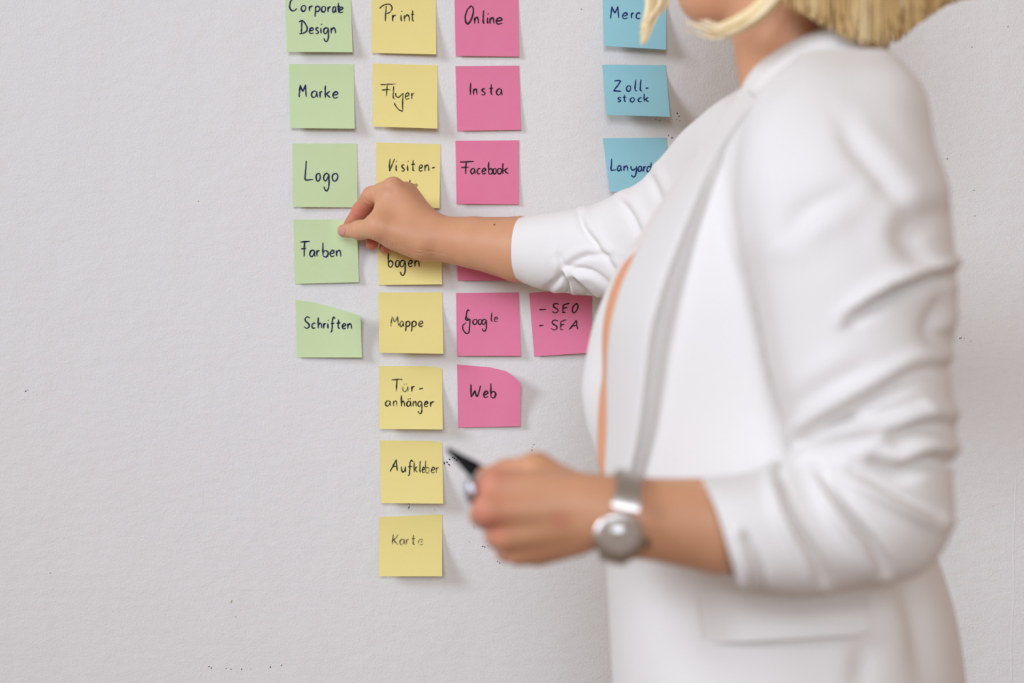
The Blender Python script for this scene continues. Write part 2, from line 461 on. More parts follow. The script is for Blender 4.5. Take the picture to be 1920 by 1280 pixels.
# ------------------------------------------------------------------ handwriting: strokes of each letter, x in 0..1, y in x-heights
BOWL = [(0.85, 0.8), (0.5, 1.02), (0.12, 0.78), (0.0, 0.35), (0.25, 0.0), (0.6, 0.18), (0.85, 0.75)]
GLYPH = {
    'a': [BOWL, [(0.85, 0.98), (0.82, 0.35), (1.0, 0.0)]],
    'b': [[(0.08, 2.2), (0.05, 1.1), (0.1, 0.05)], [(0.1, 0.6), (0.5, 0.98), (1.0, 0.65), (0.85, 0.12), (0.45, -0.05), (0.1, 0.12)]],
    'c': [[(1.0, 0.85), (0.6, 1.0), (0.1, 0.7), (0.02, 0.3), (0.38, 0.0), (1.0, 0.15)]],
    'd': [BOWL, [(0.95, 1.75), (0.9, 0.6), (1.0, 0.0)]],
    'e': [[(0.05, 0.48), (0.55, 0.52), (0.92, 0.75), (0.6, 1.02), (0.18, 0.78), (0.04, 0.32), (0.38, 0.0), (1.0, 0.18)]],
    'f': [[(1.0, 1.85), (0.72, 2.15), (0.48, 1.7), (0.42, 0.6), (0.36, -0.4), (0.1, -0.65)], [(0.1, 0.95), (0.9, 1.05)]],
    'g': [BOWL, [(0.92, 0.98), (0.95, 0.0), (0.9, -0.8), (0.62, -1.3), (0.25, -1.2), (0.05, -0.75)]],
    'h': [[(0.02, 2.1), (0.0, 1.0), (0.05, 0.0)], [(0.05, 0.55), (0.45, 1.0), (0.85, 0.75), (0.95, 0.0)]],
    'i': [[(0.4, 1.0), (0.4, 0.3), (0.6, 0.02)], [(0.55, 1.62), (0.68, 1.5)]],
    'k': [[(0.02, 1.95), (0.0, 1.0), (0.03, 0.0)], [(0.9, 1.1), (0.45, 0.75), (0.08, 0.5)], [(0.25, 0.6), (0.6, 0.3), (1.0, 0.0)]],
    'l': [[(0.45, 2.1), (0.3, 1.0), (0.3, 0.3), (0.7, 0.0)]],
    'n': [[(0.02, 1.0), (0.05, 0.0)], [(0.05, 0.55), (0.5, 1.0), (0.85, 0.75), (0.95, 0.0)]],
    'o': [[(0.6, 1.0), (0.2, 0.88), (0.0, 0.45), (0.25, 0.02), (0.7, 0.05), (1.0, 0.5), (0.85, 0.92), (0.5, 1.0)]],
    'p': [[(0.12, 1.0), (0.08, 0.0), (0.0, -0.95)], [(0.1, 0.7), (0.5, 1.0), (1.0, 0.75), (0.85, 0.2), (0.4, 0.02), (0.1, 0.2)]],
    'r': [[(0.05, 1.0), (0.12, 0.0)], [(0.12, 0.5), (0.45, 0.92), (1.0, 0.95)]],
    's': [[(0.95, 0.92), (0.5, 1.02), (0.12, 0.8), (0.45, 0.55), (0.9, 0.3), (0.6, 0.02), (0.0, 0.08)]],
    't': [[(0.52, 1.75), (0.45, 0.8), (0.5, 0.2), (0.85, 0.02)], [(0.0, 1.05), (0.5, 1.08), (1.0, 1.15)]],
    'u': [[(0.0, 1.0), (0.05, 0.35), (0.38, 0.0), (0.78, 0.3), (0.95, 1.0)], [(0.95, 1.0), (0.92, 0.3), (1.0, 0.0)]],
    'y': [[(0.0, 1.0), (0.1, 0.45), (0.42, 0.2), (0.85, 0.7)], [(0.95, 1.0), (0.9, 0.0), (0.7, -0.85), (0.35, -1.05), (0.05, -0.6)]],
    # flying y of the worn marker: tail sweeps left and down
    'Y': [[(0.15, 1.0), (0.2, 0.5), (0.5, 0.3), (0.95, 0.9)], [(1.0, 1.0), (0.95, 0.0), (0.93, -0.9), (0.95, -1.9)], [(0.95, -1.9), (0.5, -1.6), (0.1, -0.9), (0.0, -0.5)]],
    '-': [[(0.0, 0.5), (0.5, 0.56), (1.0, 0.62)]],
    # capitals, y in 0..1 of the cap height
    'A_': [[(0.0, 0.0), (0.45, 0.5), (0.85, 1.0)], [(0.85, 1.0), (0.9, 0.5), (1.0, 0.05)], [(0.3, 0.38), (0.95, 0.48)]],
    'C_': [[(0.85, 1.1), (0.5, 1.02), (0.12, 0.7), (0.0, 0.3), (0.25, 0.02), (0.65, 0.02), (1.0, 0.2)]],
    'D_': [[(0.0, 0.95), (0.45, 1.05), (0.9, 0.65), (0.98, 0.3), (0.6, 0.05), (0.05, 0.0)], [(0.38, 1.0), (0.34, 0.5), (0.32, 0.05)]],
    'E_': [[(0.2, 0.9), (0.18, 0.5), (0.16, 0.1)], [(0.2, 0.85), (0.6, 0.95), (1.0, 1.05)], [(0.2, 0.5), (0.7, 0.55)], [(0.05, 0.02), (0.55, 0.05)]],
    'F_': [[(0.0, 0.97), (0.5, 1.0), (1.0, 1.03)], [(0.45, 1.0), (0.42, 0.5), (0.4, 0.0)], [(0.08, 0.52), (0.65, 0.56)]],
    'G_': [[(0.95, 0.95), (0.7, 1.0), (0.5, 0.75), (0.75, 0.6), (0.95, 0.62)], [(0.5, 0.75), (0.42, 0.6), (0.7, 0.55), (1.0, 0.6), (0.95, 0.3), (0.85, 0.02), (0.4, 0.0), (0.05, 0.2), (0.1, 0.35), (0.5, 0.45)]],
    'I_': [[(0.6, 1.0), (0.5, 0.5), (0.5, 0.0)]],
    'K_': [[(0.18, 1.0), (0.1, 0.5), (0.05, 0.0)], [(1.0, 0.98), (0.5, 0.6), (0.15, 0.4)], [(0.25, 0.45), (0.6, 0.2), (0.9, 0.0)]],
    'L_': [[(0.2, 1.0), (0.12, 0.5), (0.08, 0.08), (0.5, 0.05), (1.0, 0.08)]],
    'M_': [[(0.05, 0.0), (0.12, 0.5), (0.2, 0.97)], [(0.2, 0.97), (0.4, 0.6), (0.55, 0.42)], [(0.55, 0.42), (0.75, 0.7), (0.9, 0.98)], [(0.9, 0.98), (0.95, 0.5), (1.0, 0.02)]],
    'O_': [[(0.7, 0.98), (0.3, 0.8), (0.02, 0.4), (0.12, 0.05), (0.45, 0.02), (0.85, 0.4), (0.98, 0.8), (0.75, 1.0), (0.5, 0.95)]],
    'P_': [[(0.55, 0.9), (0.5, 0.45), (0.48, 0.0)], [(0.0, 0.75), (0.35, 0.95), (0.8, 1.0), (1.0, 0.8), (0.85, 0.55), (0.55, 0.45)]],
    'S_': [[(1.0, 0.9), (0.6, 1.02), (0.2, 0.85), (0.3, 0.6), (0.8, 0.38), (0.85, 0.12), (0.45, -0.02), (0.0, 0.15)]],
    'T_': [[(0.0, 0.95), (0.5, 1.0), (1.0, 1.0)], [(0.5, 1.0), (0.45, 0.5), (0.42, 0.0)]],
    'V_': [[(0.25, 1.0), (0.1, 0.5), (0.12, 0.0)], [(0.12, 0.0), (0.5, 0.45), (1.0, 1.0)]],
    'W_': [[(0.1, 1.0), (0.1, 0.5), (0.12, 0.0)], [(0.12, 0.0), (0.35, 0.35), (0.5, 0.55)], [(0.5, 0.55), (0.55, 0.25), (0.7, 0.1), (0.88, 0.5), (1.0, 0.9)]],
    'Z_': [[(0.1, 0.95), (0.5, 1.0), (0.95, 1.0)], [(0.95, 1.0), (0.5, 0.5), (0.0, 0.05)], [(0.0, 0.05), (0.5, 0.02), (1.0, 0.0)]],
}


def spell(text, xs, base, xh, caps=None, ink=None, w=1.35, slope=0.0):
    """Strokes of a word: xs = (left, right) pixel pair per letter; caps = cap height in pixels for letters drawn as capitals."""
    out = []
    k = 0
    for i, ch in enumerate(text):
        x0, x1 = xs[i]
        b = base + slope * (x0 - xs[0][0])
        up = ch.isupper() and ch != 'Y'
        dots = ch in 'äü'
        g = GLYPH[ch + '_'] if up else GLYPH[{'ä': 'a', 'ü': 'u'}.get(ch, ch)]
        h = caps if up else xh
        if up:
            g = [list(s) for s in g]
        strokes = [list(s) for s in g]
        if dots:
            strokes += [[(0.3, 1.5), (0.25, 1.3)], [(0.75, 1.55), (0.7, 1.35)]]
        mi = ink[i] if isinstance(ink, (list, tuple)) else ink
        for s in strokes:
            kx = 1.0 if up else 0.88
            pts = [(x0 + (0.06 * (not up) + x * kx) * (x1 - x0), b - y * h) for x, y in s]
            out.append((pts, mi, w))
    return out


# ------------------------------------------------------------------ sticky notes
def note(color, corners, words, label, group, lift=None, curl=0.0, top=None, pinch=0.0, top_droop=None):
    """corners: TL, TR, BR, BL pixels; lift: how far the lower corners stand off the wall (left, right)."""
    TL, TR, BR, BL = [np.array(c, float) for c in corners]
    full = 121.0
    if lift is None:
        out = []
        for a, b in ((TL, BL), (TR, BR)):
            h = min(np.linalg.norm(b - a), full - 0.5)
            out.append(h * math.sqrt(max(0.02, 1.5 * (full / h - 1))) * DIST / FPX)
        lift = out
    topc = np.array(top, float) if top is not None else None
    us = None
    if topc is not None:
        us = (topc[:, 0] - topc[0, 0]) / (topc[-1, 0] - topc[0, 0])

    def pix(u, v):
        t = TL * (1 - u) + TR * u
        if topc is not None:
            t = np.array([np.interp(u, us, topc[:, 0]), np.interp(u, us, topc[:, 1])])
        b = BL * (1 - u) + BR * u
        p = t * (1 - v) + b * v
        return p

    def rise(u, v):
        g = (lift[0] * (1 - u) + lift[1] * u) * max(0.0, (v - 0.12) / 0.88) ** 1.8
        g += curl * max(0.0, u - 0.25) ** 2 / 0.5625 * (1 - v) ** 1.4
        g += pinch * max(0.0, u - 0.55) ** 1.6 / 0.45 ** 1.6 * max(0.0, 1 - abs(v - 0.10) / 0.75) ** 1.5
        return g + 0.0006

    def inv(px, py):
        u = v = 0.5
        for _ in range(14):
            p = pix(u, v)
            du = (pix(u + 1e-3, v) - p) / 1e-3
            dv = (pix(u, v + 1e-3) - p) / 1e-3
            J = np.array([du, dv]).T
            d = np.linalg.solve(J, np.array([px, py]) - p)
            u, v = u + d[0], v + d[1]
        return min(max(u, 0), 1), min(max(v, 0), 1)

    n = 25
    front = np.zeros((n, n, 3))
    for j in range(n):
        for i in range(n):
            u, v = i / (n - 1), j / (n - 1)
            p = pix(u, v)
            front[j, i] = P(p[0], p[1], rise(u, v))
    back = front + np.array([0, 0.00022, 0])
    loc = P(*((TL + TR + BR + BL) / 4), 0)
    v, f = sheet(front, back)
    o = mesh_obj('sticky_note', v, f, M[color], loc=loc)
    tag(o, label, 'sticky note', group)
    # the ink
    by = {}
    for pts, mi, w in words:
        n_s = max(6, int(sum(math.dist(pts[k], pts[k + 1]) for k in range(len(pts) - 1)) / 1.6))
        c = catmull(pts, n_s)
        c = c + 0.12 * np.stack([np.sin(np.arange(n_s) * 1.1 + pts[0][0]), np.cos(np.arange(n_s) * 0.9 + pts[0][1])], -1)
        tang = np.gradient(c, axis=0)
        tang /= np.linalg.norm(tang, axis=1)[:, None] + 1e-9
        nor = np.stack([-tang[:, 1], tang[:, 0]], -1)
        t = np.linspace(0, 1, n_s)
        ww = w * 1.13 * (0.72 + 0.28 * np.sin(np.pi * np.clip(t * 1.15, 0, 1))) * (1 + 0.12 * np.sin(t * 9 + pts[0][0]))
        ww[0] *= 0.6; ww[-1] *= 0.45
        L, R = c + nor * ww[:, None], c - nor * ww[:, None]
        V, F = by.setdefault(mi, ([], []))
        b0 = len(V)
        for k in range(n_s):
            for q in (L[k], R[k]):
                u, vv = inv(*q)
                V.append(P(q[0], q[1], rise(u, vv) + 0.00035))
        for k in range(n_s - 1):
            F.append((b0 + 2 * k, b0 + 2 * k + 1, b0 + 2 * k + 3, b0 + 2 * k + 2))
    if by:
        mats = list(by)
        V, F, I, off = [], [], [], 0
        for q, mi in enumerate(mats):
            V += by[mi][0]
            F += [tuple(x + off for x in f) for f in by[mi][1]]
            I += [q] * len(by[mi][1])
            off += len(by[mi][0])
        w = mesh_obj('handwriting', V, F, [M[m] for m in mats], loc=None, recalc=False)
        w.data.polygons.foreach_set('material_index', I)
        w.parent = o
        w.location = tuple(-np.asarray(loc))
    return o


GG, GY, GP, GB = 'green sticky notes in the first column', 'yellow sticky notes in the second column', 'pink sticky notes on the wall', 'light blue sticky notes beside the person'

note('green', [(534, -22), (657, -22), (661, 98), (538, 97)],
     spell('Corporate', [(543, 557), (564, 574), (579, 587), (590, 600), (602, 611), (614, 621), (623, 631), (631, 638), (635, 644)], 20, 10.5, caps=24, ink='navy', slope=0.04)
     + spell('Design', [(560, 576), (579, 589), (591, 598), (600, 604), (606, 617), (620, 630)], 63, 11, caps=23, ink='navy'),
     'pale green sticky note reading "Corporate Design" at the top of the green column', GG, lift=(0.012, 0.010))
note('green', [(542, 120), (663, 120), (665, 241), (544, 240)],
     spell('Marke', [(560, 574), (583, 597), (599, 605), (609, 620), (623, 635)], 182, 12, caps=24, ink='navy', slope=0.03),
     'pale green sticky note reading "Marke"', GG, lift=(0.010, 0.012))
note('green', [(548, 269), (669, 269), (670.5, 389), (549, 388)],
     spell('Logo', [(571, 587), (592, 601), (606, 618), (622, 634)], 339, 14, caps=38, ink='navy'),
     'pale green sticky note reading "Logo"', GG, lift=(0.007, 0.003))
note('green', [(550, 411), (669, 419), (673, 529), (553, 532)],
     spell('Farben', [(563, 581), (580, 592), (593, 600), (604, 616), (618, 628), (630, 640)], 481, 12, caps=28, ink='navy'),
     'pale green sticky note reading "Farben", its corner pinched by the hand', GG, lift=(0.004, 0.005), pinch=0.017,
     top=[(550, 411), (620, 411.5), (645, 413), (660, 415), (669, 420)])
note('green', [(554, 562), (676, 591), (678.5, 670), (557, 670)],
     spell('Schriften', [(570, 581), (584, 592), (596, 604), (606, 612), (613, 617), (618, 629), (630, 639), (641, 649), (651, 660)], 615, 10, caps=21, ink='navy', slope=0.02),
     'pale green sticky note reading "Schriften" with its upper corner curling forward', GG, lift=(0.003, 0.010), curl=0.022,
     top=[(554, 562), (590, 566.5), (625, 576), (655, 585), (676, 592)])

note('yellow', [(696, -20), (817, -18), (818, 102), (697, 99)],
     spell('Print', [(711, 735), (735, 743), (750, 755), (757, 769), (770, 777)], 40, 12, caps=32, ink=['dry', 'black', 'black', 'dry', 'dry'], w=1.2),
     'yellow sticky note reading "Print" at the top of the yellow column', GY, lift=(0.006, 0.010))
note('yellow', [(698, 119), (820, 122), (820, 241), (699, 237)],
     spell('F', [(713, 742)], 180, 11, caps=22, ink='dry', w=1.15) + spell('lYer', [(735, 742), (738, 757), (759, 768), (771, 778)], 186, 12, ink='dry', w=1.1),
     'yellow sticky note reading "Flyer"', GY, lift=(0.013, 0.017))
note('yellow', [(705, 267), (826, 270), (824, 390), (706, 388)],
     spell('Visiten-', [(729, 740), (741, 745), (752, 759), (762, 767), (770, 779), (785, 793), (796, 805), (809, 816)], 321, 12, caps=24, ink=['dry', 'black', 'black', 'black', 'dry', 'dry', 'dry', 'dry'], w=1.25)
     + spell('te', [(764, 773), (775, 783)], 356, 11, ink=['black', 'faint'], w=1.2),
     'yellow sticky note reading "Visiten-" partly covered by the reaching hand', GY, lift=(0.004, 0.012))
note('yellow', [(706, 414), (826, 412), (829, 533), (710, 534)],
     spell('bogen', [(727, 737), (741, 749), (749, 761), (765, 774), (777, 787)], 500, 12, ink='black', w=1.25, slope=0.0),
     'yellow sticky note reading "bogen" below the reaching wrist', GY, lift=(0.005, 0.012))
note('yellow', [(709, 548), (829, 548), (831, 663), (711, 661)],
     spell('Mappe', [(732, 747), (749, 758), (760, 769), (771, 781), (784, 794)], 612, 10, caps=20, ink=['faint', 'dry', 'black', 'black', 'dry'], w=1.2),
     'yellow sticky note reading "Mappe"', GY)
note('yellow', [(710, 686), (829, 690), (830, 805), (711, 804)],
     spell('Tür-', [(734, 755), (754, 766), (771, 778), (785, 794)], 734, 10, caps=23, ink=['dry', 'faint', 'black', 'black'], w=1.2)
     + spell('anhänger', [(722, 734), (737, 745), (752, 759), (762, 772), (774, 781), (783, 792), (795, 803), (806, 815)], 761, 10, ink=['dry', 'dry', 'black', 'black', 'dry', 'dry', 'black', 'black'], w=1.2, slope=0.02),
     'yellow sticky note reading "Türanhänger" on two lines', GY, top=[(710, 686), (800, 686), (820, 688), (829, 690.5)])
note('yellow', [(712, 825), (829, 829), (831, 944), (714, 943)],
     spell('Aufkleber', [(731, 745), (752, 761), (763, 775), (776, 783), (786, 790), (791, 797), (797, 805), (808, 816), (817, 824)], 884, 10.5, caps=23, ink=['black', 'black', 'black', 'dry', 'dry', 'dry', 'faint', 'dry', 'faint'], w=1.15, slope=0.03),
     'yellow sticky note reading "Aufkleber" beside the pen tip', GY, top=[(712, 825), (805, 826), (820, 827.5), (829, 830)])
note('yellow', [(710, 969), (829, 964), (829, 1080), (710, 1080)],
     spell('Karte', [(735, 747), (749, 760), (761, 767), (771, 779), (783, 795)], 1021, 10.5, caps=20, ink=['faint', 'faint', 'faint', 'faint', 'fainter'], w=1.2),
     'yellow sticky note with faint "Karte" at the bottom of the yellow column', GY, lift=(0.016, 0.021))

note('pink', [(852, -15), (972, -15), (973.5, 106), (854.5, 105)],
     spell('Online', [(872, 888), (889, 898), (904, 910), (912, 917), (918, 927), (929, 943)], 44, 12, caps=33, ink='black', w=1.45, slope=0.02),
     'pink sticky note at the top of the pink column, reading "Online"', GP, lift=(0.004, 0.004))
note('pink', [(854, 124), (973.5, 123), (977, 243.5), (857.5, 245)],
     spell('Insta', [(879, 885), (887, 895), (902, 911), (917, 925), (930, 943)], 178, 11.5, caps=23, ink='black', w=1.25),
     'pink sticky note second from the top, directly under the "Online" note', GP, lift=(0.005, 0.004))
note('pink', [(854, 264), (973.5, 263), (973, 383), (856, 382)],
     spell('Facebook', [(862, 889), (882, 892), (894, 901), (903, 912), (915, 924), (924, 931), (932, 941), (942, 954)], 326, 10.5, caps=23, ink='black', w=1.25),
     'pink sticky note directly above the bare reaching forearm', GP, lift=(0.006, 0.003))
note('pink', [(856, 407), (976, 407), (978, 526), (858, 526)], [],
     'pink sticky note mostly hidden behind the reaching forearm', GP, lift=(0.004, 0.004))
note('pink', [(855, 549), (973, 548), (976.5, 667), (857, 667)],
     spell('G', [(867, 881)], 624, 9, caps=43, ink='black', w=1.2) + spell('oog', [(886, 895), (896, 904), (903, 913)], 608, 9.5, ink='black', w=1.2)
     + spell('le', [(919, 926), (926, 934)], 603, 8.5, ink='dry', w=1.15),
     'pink sticky note left of the "SEO" note, above the "Web" note', GP, lift=(0.006, 0.007))
note('pink', [(992, 549), (1110.5, 555), (1108, 661), (1002, 668)],
     spell('-', [(1010, 1025)], 584, 7, ink='black', w=1.1) + spell('SEO', [(1035, 1048), (1053, 1068), (1073, 1084)], 586, 10, caps=17, ink='black', w=1.2)
     + spell('-', [(1010, 1020)], 614, 7, ink='black', w=1.4) + spell('SEA', [(1033, 1046), (1049, 1062), (1067, 1083)], 618, 10, caps=18, ink=['black', 'dry', 'black'], w=1.2),
     'pink sticky note listing "SEO" and "SEA" beside the white jacket', GP, lift=(0.004, 0.010),
     top=[(992, 549), (1040, 545.5), (1062, 548), (1078, 553), (1110.5, 555)])
note('pink', [(857, 683), (976, 718), (976, 799), (859, 801)],
     spell('Web', [(881, 901), (906, 916), (919, 930)], 745, 12, caps=25, ink='black', w=1.4),
     'pink sticky note reading "Web" with a curled upper corner', GP, lift=(0.004, 0.006), curl=0.017,
     top=[(857, 683), (920, 688.5), (950, 696), (965, 707), (976, 718)])

note('blue', [(1129, -25), (1249, -25), (1249, 93), (1133, 86)],
     spell('Merc', [(1144, 1160), (1166, 1178), (1183, 1189), (1192, 1201)], 35, 11, caps=24, ink='blueink', w=1.25),
     'light blue sticky note behind the hair, reading "Merc"', GB, lift=(0.018, 0.018))
note('blue', [(1129, 121), (1248, 122), (1256, 219), (1137, 215)],
     spell('Zoll-', [(1150, 1165), (1174, 1183), (1188, 1197), (1198, 1206), (1210, 1216)], 171, 10.5, caps=20, ink='blueink', w=1.25)
     + spell('stock', [(1157, 1165), (1167, 1175), (1181, 1190), (1196, 1204), (1207, 1217)], 191, 8, ink='blueink', w=1.15),
     'light blue sticky note reading "Zollstock", lower edge curling off the wall', GB, lift=(0.030, 0.034))
note('blue', [(1130, 259), (1249.5, 258), (1256, 366), (1144, 359)],
     spell('Lanyard', [(1145, 1155), (1157, 1166), (1169, 1178), (1182, 1195), (1196, 1205), (1206, 1212), (1212, 1222)], 320, 10, caps=23, ink='blueink', w=1.25, slope=0.03),
     'light blue sticky note reading "Lanyard" beside the white shoulder', GB, lift=(0.022, 0.022))


# ------------------------------------------------------------------ soft solids for the body
class Field:
    def __init__(self, xs, ys, zs):
        self.ax = [np.asarray(a, np.float32) for a in (xs, ys, zs)]
        self.f = np.full([len(a) for a in self.ax], 1.0, np.float32)

    def _box(self, lo, hi):
        sl = []
        for a, l, h in zip(self.ax, lo, hi):
            i0 = max(0, int(np.searchsorted(a, l)) - 2)
            i1 = min(len(a), int(np.searchsorted(a, h)) + 2)
            sl.append(slice(i0, i1))
        if any(s.stop <= s.start for s in sl):
            return None, None
        g = np.meshgrid(*[a[s] for a, s in zip(self.ax, sl)], indexing='ij', sparse=True)
        return tuple(sl), g

    def _add(self, sl, d, k, sub=False):
        a = self.f[sl]
        if sub:
            d = -d
            h = np.clip(k - np.abs(a - d), 0, None) / k
            self.f[sl] = np.maximum(a, d) + h * h * k * 0.25
        else:
            h = np.clip(k - np.abs(a - d), 0, None) / k
            self.f[sl] = np.minimum(a, d) - h * h * k * 0.25

    def cone(self, a, b, ra, rb, k=0.006, flat=None, s=1.0, sub=False):
        """Round-ended tapered limb from a to b; `flat` squeezes it by s along that direction."""
        a, b = np.asarray(a, float), np.asarray(b, float)
        m = max(ra, rb) + k + 0.008
        sl, g = self._box(np.minimum(a, b) - m, np.maximum(a, b) + m)
        if sl is None: return
        ab = b - a
        L = float(ab @ ab) + 1e-12
        q = [g[i] - a[i] for i in range(3)]
        t = np.clip((q[0] * ab[0] + q[1] * ab[1] + q[2] * ab[2]) / L, 0, 1)
        e = [q[i] - t * ab[i] for i in range(3)]
        r2 = e[0] ** 2 + e[1] ** 2 + e[2] ** 2
        if flat is not None:
            n = np.asarray(flat, float); n = n / np.linalg.norm(n)
            dn = e[0] * n[0] + e[1] * n[1] + e[2] * n[2]
            r2 = r2 + dn * dn * (1 / s ** 2 - 1)
        d = np.sqrt(r2) - (ra + (rb - ra) * t)
        self._add(sl, d.astype(np.float32), k, sub)

    def chain(self, pts, rs, k=0.006, flat=None, s=1.0):
        for i in range(len(pts) - 1):
            self.cone(pts[i], pts[i + 1], rs[i], rs[i + 1], k, flat, s)

    def ellipsoid(self, c, r, k=0.006, axes=None, sub=False):
        c = np.asarray(c, float); r = np.asarray(r, float)
        m = r.max() + k + 0.008
        sl, g = self._box(c - m, c + m)
        if sl is None: return
        q = [g[i] - c[i] for i in range(3)]
        if axes is not None:
            A = np.asarray(axes, float)
            q = [q[0] * A[i][0] + q[1] * A[i][1] + q[2] * A[i][2] for i in range(3)]
        k0 = np.sqrt((q[0] / r[0]) ** 2 + (q[1] / r[1]) ** 2 + (q[2] / r[2]) ** 2)
        k1 = np.sqrt((q[0] / r[0] ** 2) ** 2 + (q[1] / r[1] ** 2) ** 2 + (q[2] / r[2] ** 2) ** 2) + 1e-9
        d = k0 * (k0 - 1) / k1
        self._add(sl, d.astype(np.float32), k, sub)

    def mesh(self, smooth=2):
        f = self.f
        ins = f < 0
        acc = np.zeros([n - 1 for n in f.shape], np.int8)
        for dx in (0, 1):
            for dy in (0, 1):
                for dz in (0, 1):
                    acc += ins[dx:f.shape[0] - 1 + dx, dy:f.shape[1] - 1 + dy, dz:f.shape[2] - 1 + dz]
        cells = np.argwhere((acc > 0) & (acc < 8))
        del acc
        idx = {}
        key = (cells[:, 0] * f.shape[1] + cells[:, 1]) * f.shape[2] + cells[:, 2]
        order = np.argsort(key)
        cells, key = cells[order], key[order]
        corner = [(0, 0, 0), (1, 0, 0), (0, 1, 0), (1, 1, 0), (0, 0, 1), (1, 0, 1), (0, 1, 1), (1, 1, 1)]
        val = [f[cells[:, 0] + c[0], cells[:, 1] + c[1], cells[:, 2] + c[2]] for c in corner]
        pos = [np.stack([self.ax[k][cells[:, k] + c[k]] for k in range(3)], -1).astype(float) for c in corner]
        s = np.zeros((len(cells), 3)); n = np.zeros(len(cells))
        for i in range(8):
            for j in range(i + 1, 8):
                if sum(abs(corner[i][k] - corner[j][k]) for k in range(3)) != 1: continue
                x = (val[i] < 0) != (val[j] < 0)
                t = np.where(x, val[i] / np.where(x, val[i] - val[j], 1), 0)[:, None]
                s += np.where(x[:, None], pos[i] * (1 - t) + pos[j] * t, 0)
                n += x
        V = s / n[:, None]
        F = []
        S = (f.shape[1] * f.shape[2], f.shape[2], 1)
        for a in range(3):
            b, c = (a + 1) % 3, (a + 2) % 3
            sa = [slice(None)] * 3; sb = [slice(None)] * 3
            sa[a] = slice(0, -1); sb[a] = slice(1, None)
            e = np.argwhere(ins[tuple(sa)] != ins[tuple(sb)])
            e = e[(e[:, b] > 0) & (e[:, c] > 0) & (e[:, b] < f.shape[b] - 1) & (e[:, c] < f.shape[c] - 1)]
            k0 = e[:, 0] * S[0] + e[:, 1] * S[1] + e[:, 2]
            q = np.stack([k0 - S[b] - S[c], k0 - S[c], k0, k0 - S[b]], -1)
            q = np.searchsorted(key, q)
            flip = ~ins[e[:, 0], e[:, 1], e[:, 2]]
            q[flip] = q[flip][:, ::-1]
            F.append(q)
        F = np.vstack(F)
        for _ in range(smooth):
            acc = np.zeros_like(V); cnt = np.zeros(len(V))
            for i in range(4):
                for j in ((i + 1) % 4, (i + 3) % 4):
                    np.add.at(acc, F[:, i], V[F[:, j]]); np.add.at(cnt, F[:, i], 1)
            V = V * 0.5 + 0.5 * acc / np.maximum(cnt, 1)[:, None]
        return V, F


def fast_obj(name, V, F, mats, parent=None):
    me = bpy.data.meshes.new(name)
    me.vertices.add(len(V)); me.vertices.foreach_set('co', np.asarray(V, np.float32).ravel())
    F = np.asarray(F, np.int32)
    me.loops.add(F.size); me.loops.foreach_set('vertex_index', F.ravel())
    me.polygons.add(len(F)); me.polygons.foreach_set('loop_start', np.arange(0, F.size, F.shape[1], dtype=np.int32))
    me.update(calc_edges=True)
    me.validate()
    me.polygons.foreach_set('use_smooth', [True] * len(me.polygons))
    for m in mats: me.materials.append(m)
    o = bpy.data.objects.new(name, me)
    C.objects.link(o)
    if parent is not None: o.parent = parent
    return o


def steps(*seg):
    """Axis samples: (start, end, step) stretches, one after the other."""
    out = []
    for a, b, h in seg:
        n = max(1, int(round((b - a) / h)))
        out.extend(np.linspace(a, b, n, endpoint=False))
    out.append(seg[-1][1])
    return np.array(out)


B = Field(steps((-0.225, -0.085, 0.0013), (-0.085, -0.07, 0.002), (-0.07, 0.12, 0.0026), (0.12, 0.42, 0.0038)),
          steps((-0.90, -0.835, 0.006), (-0.835, -0.70, 0.0024), (-0.70, -0.60, 0.004), (-0.60, -0.48, 0.0034), (-0.48, -0.11, 0.006), (-0.11, 0.0, 0.0014)),
          steps((0.0, 0.98, 0.011), (0.98, 1.15, 0.0024), (1.15, 1.265, 0.004), (1.265, 1.405, 0.0013), (1.405, 1.41, 0.0025), (1.41, 1.74, 0.0034)))
YB = -0.54
# trunk, legs and feet (under the clothes)
B.ellipsoid((0.242, YB, 1.24), (0.092, 0.140, 0.14), 0.03)
B.ellipsoid((0.232, YB, 1.08), (0.092, 0.122, 0.17), 0.04)
B.ellipsoid((0.240, YB, 0.90), (0.105, 0.155, 0.13), 0.04)
for s in (-1, 1):
    y = YB + s * 0.085
    B.chain([(0.24, y, 0.87), (0.235, y, 0.48), (0.255, y, 0.10)], [0.076, 0.052, 0.034], 0.02)
    B.chain([(0.265, y, 0.055), (0.10, y, 0.035)], [0.034, 0.026], 0.02)
# neck and shoulders
B.cone((0.266, YB, 1.36), (0.236, YB, 1.50), 0.058, 0.050, 0.02)
B.cone((0.262, YB, 1.365), (0.262, -0.70, 1.345), 0.042, 0.046, 0.03)
B.cone((0.262, YB, 1.365), (0.256, -0.41, 1.335), 0.040, 0.042, 0.03)
# head: facing the notes, turned a little to the wall
yaw = math.radians(14)
fx = np.array([-math.cos(yaw), math.sin(yaw), 0]); lx = np.array([-fx[1], fx[0], 0]); uz = np.array([0, 0, 1.0])
HC = np.array([0.258, YB, 1.612])
AX = [fx, lx, uz]


def H(f, l, u):
    return HC + fx * f + lx * l + uz * u


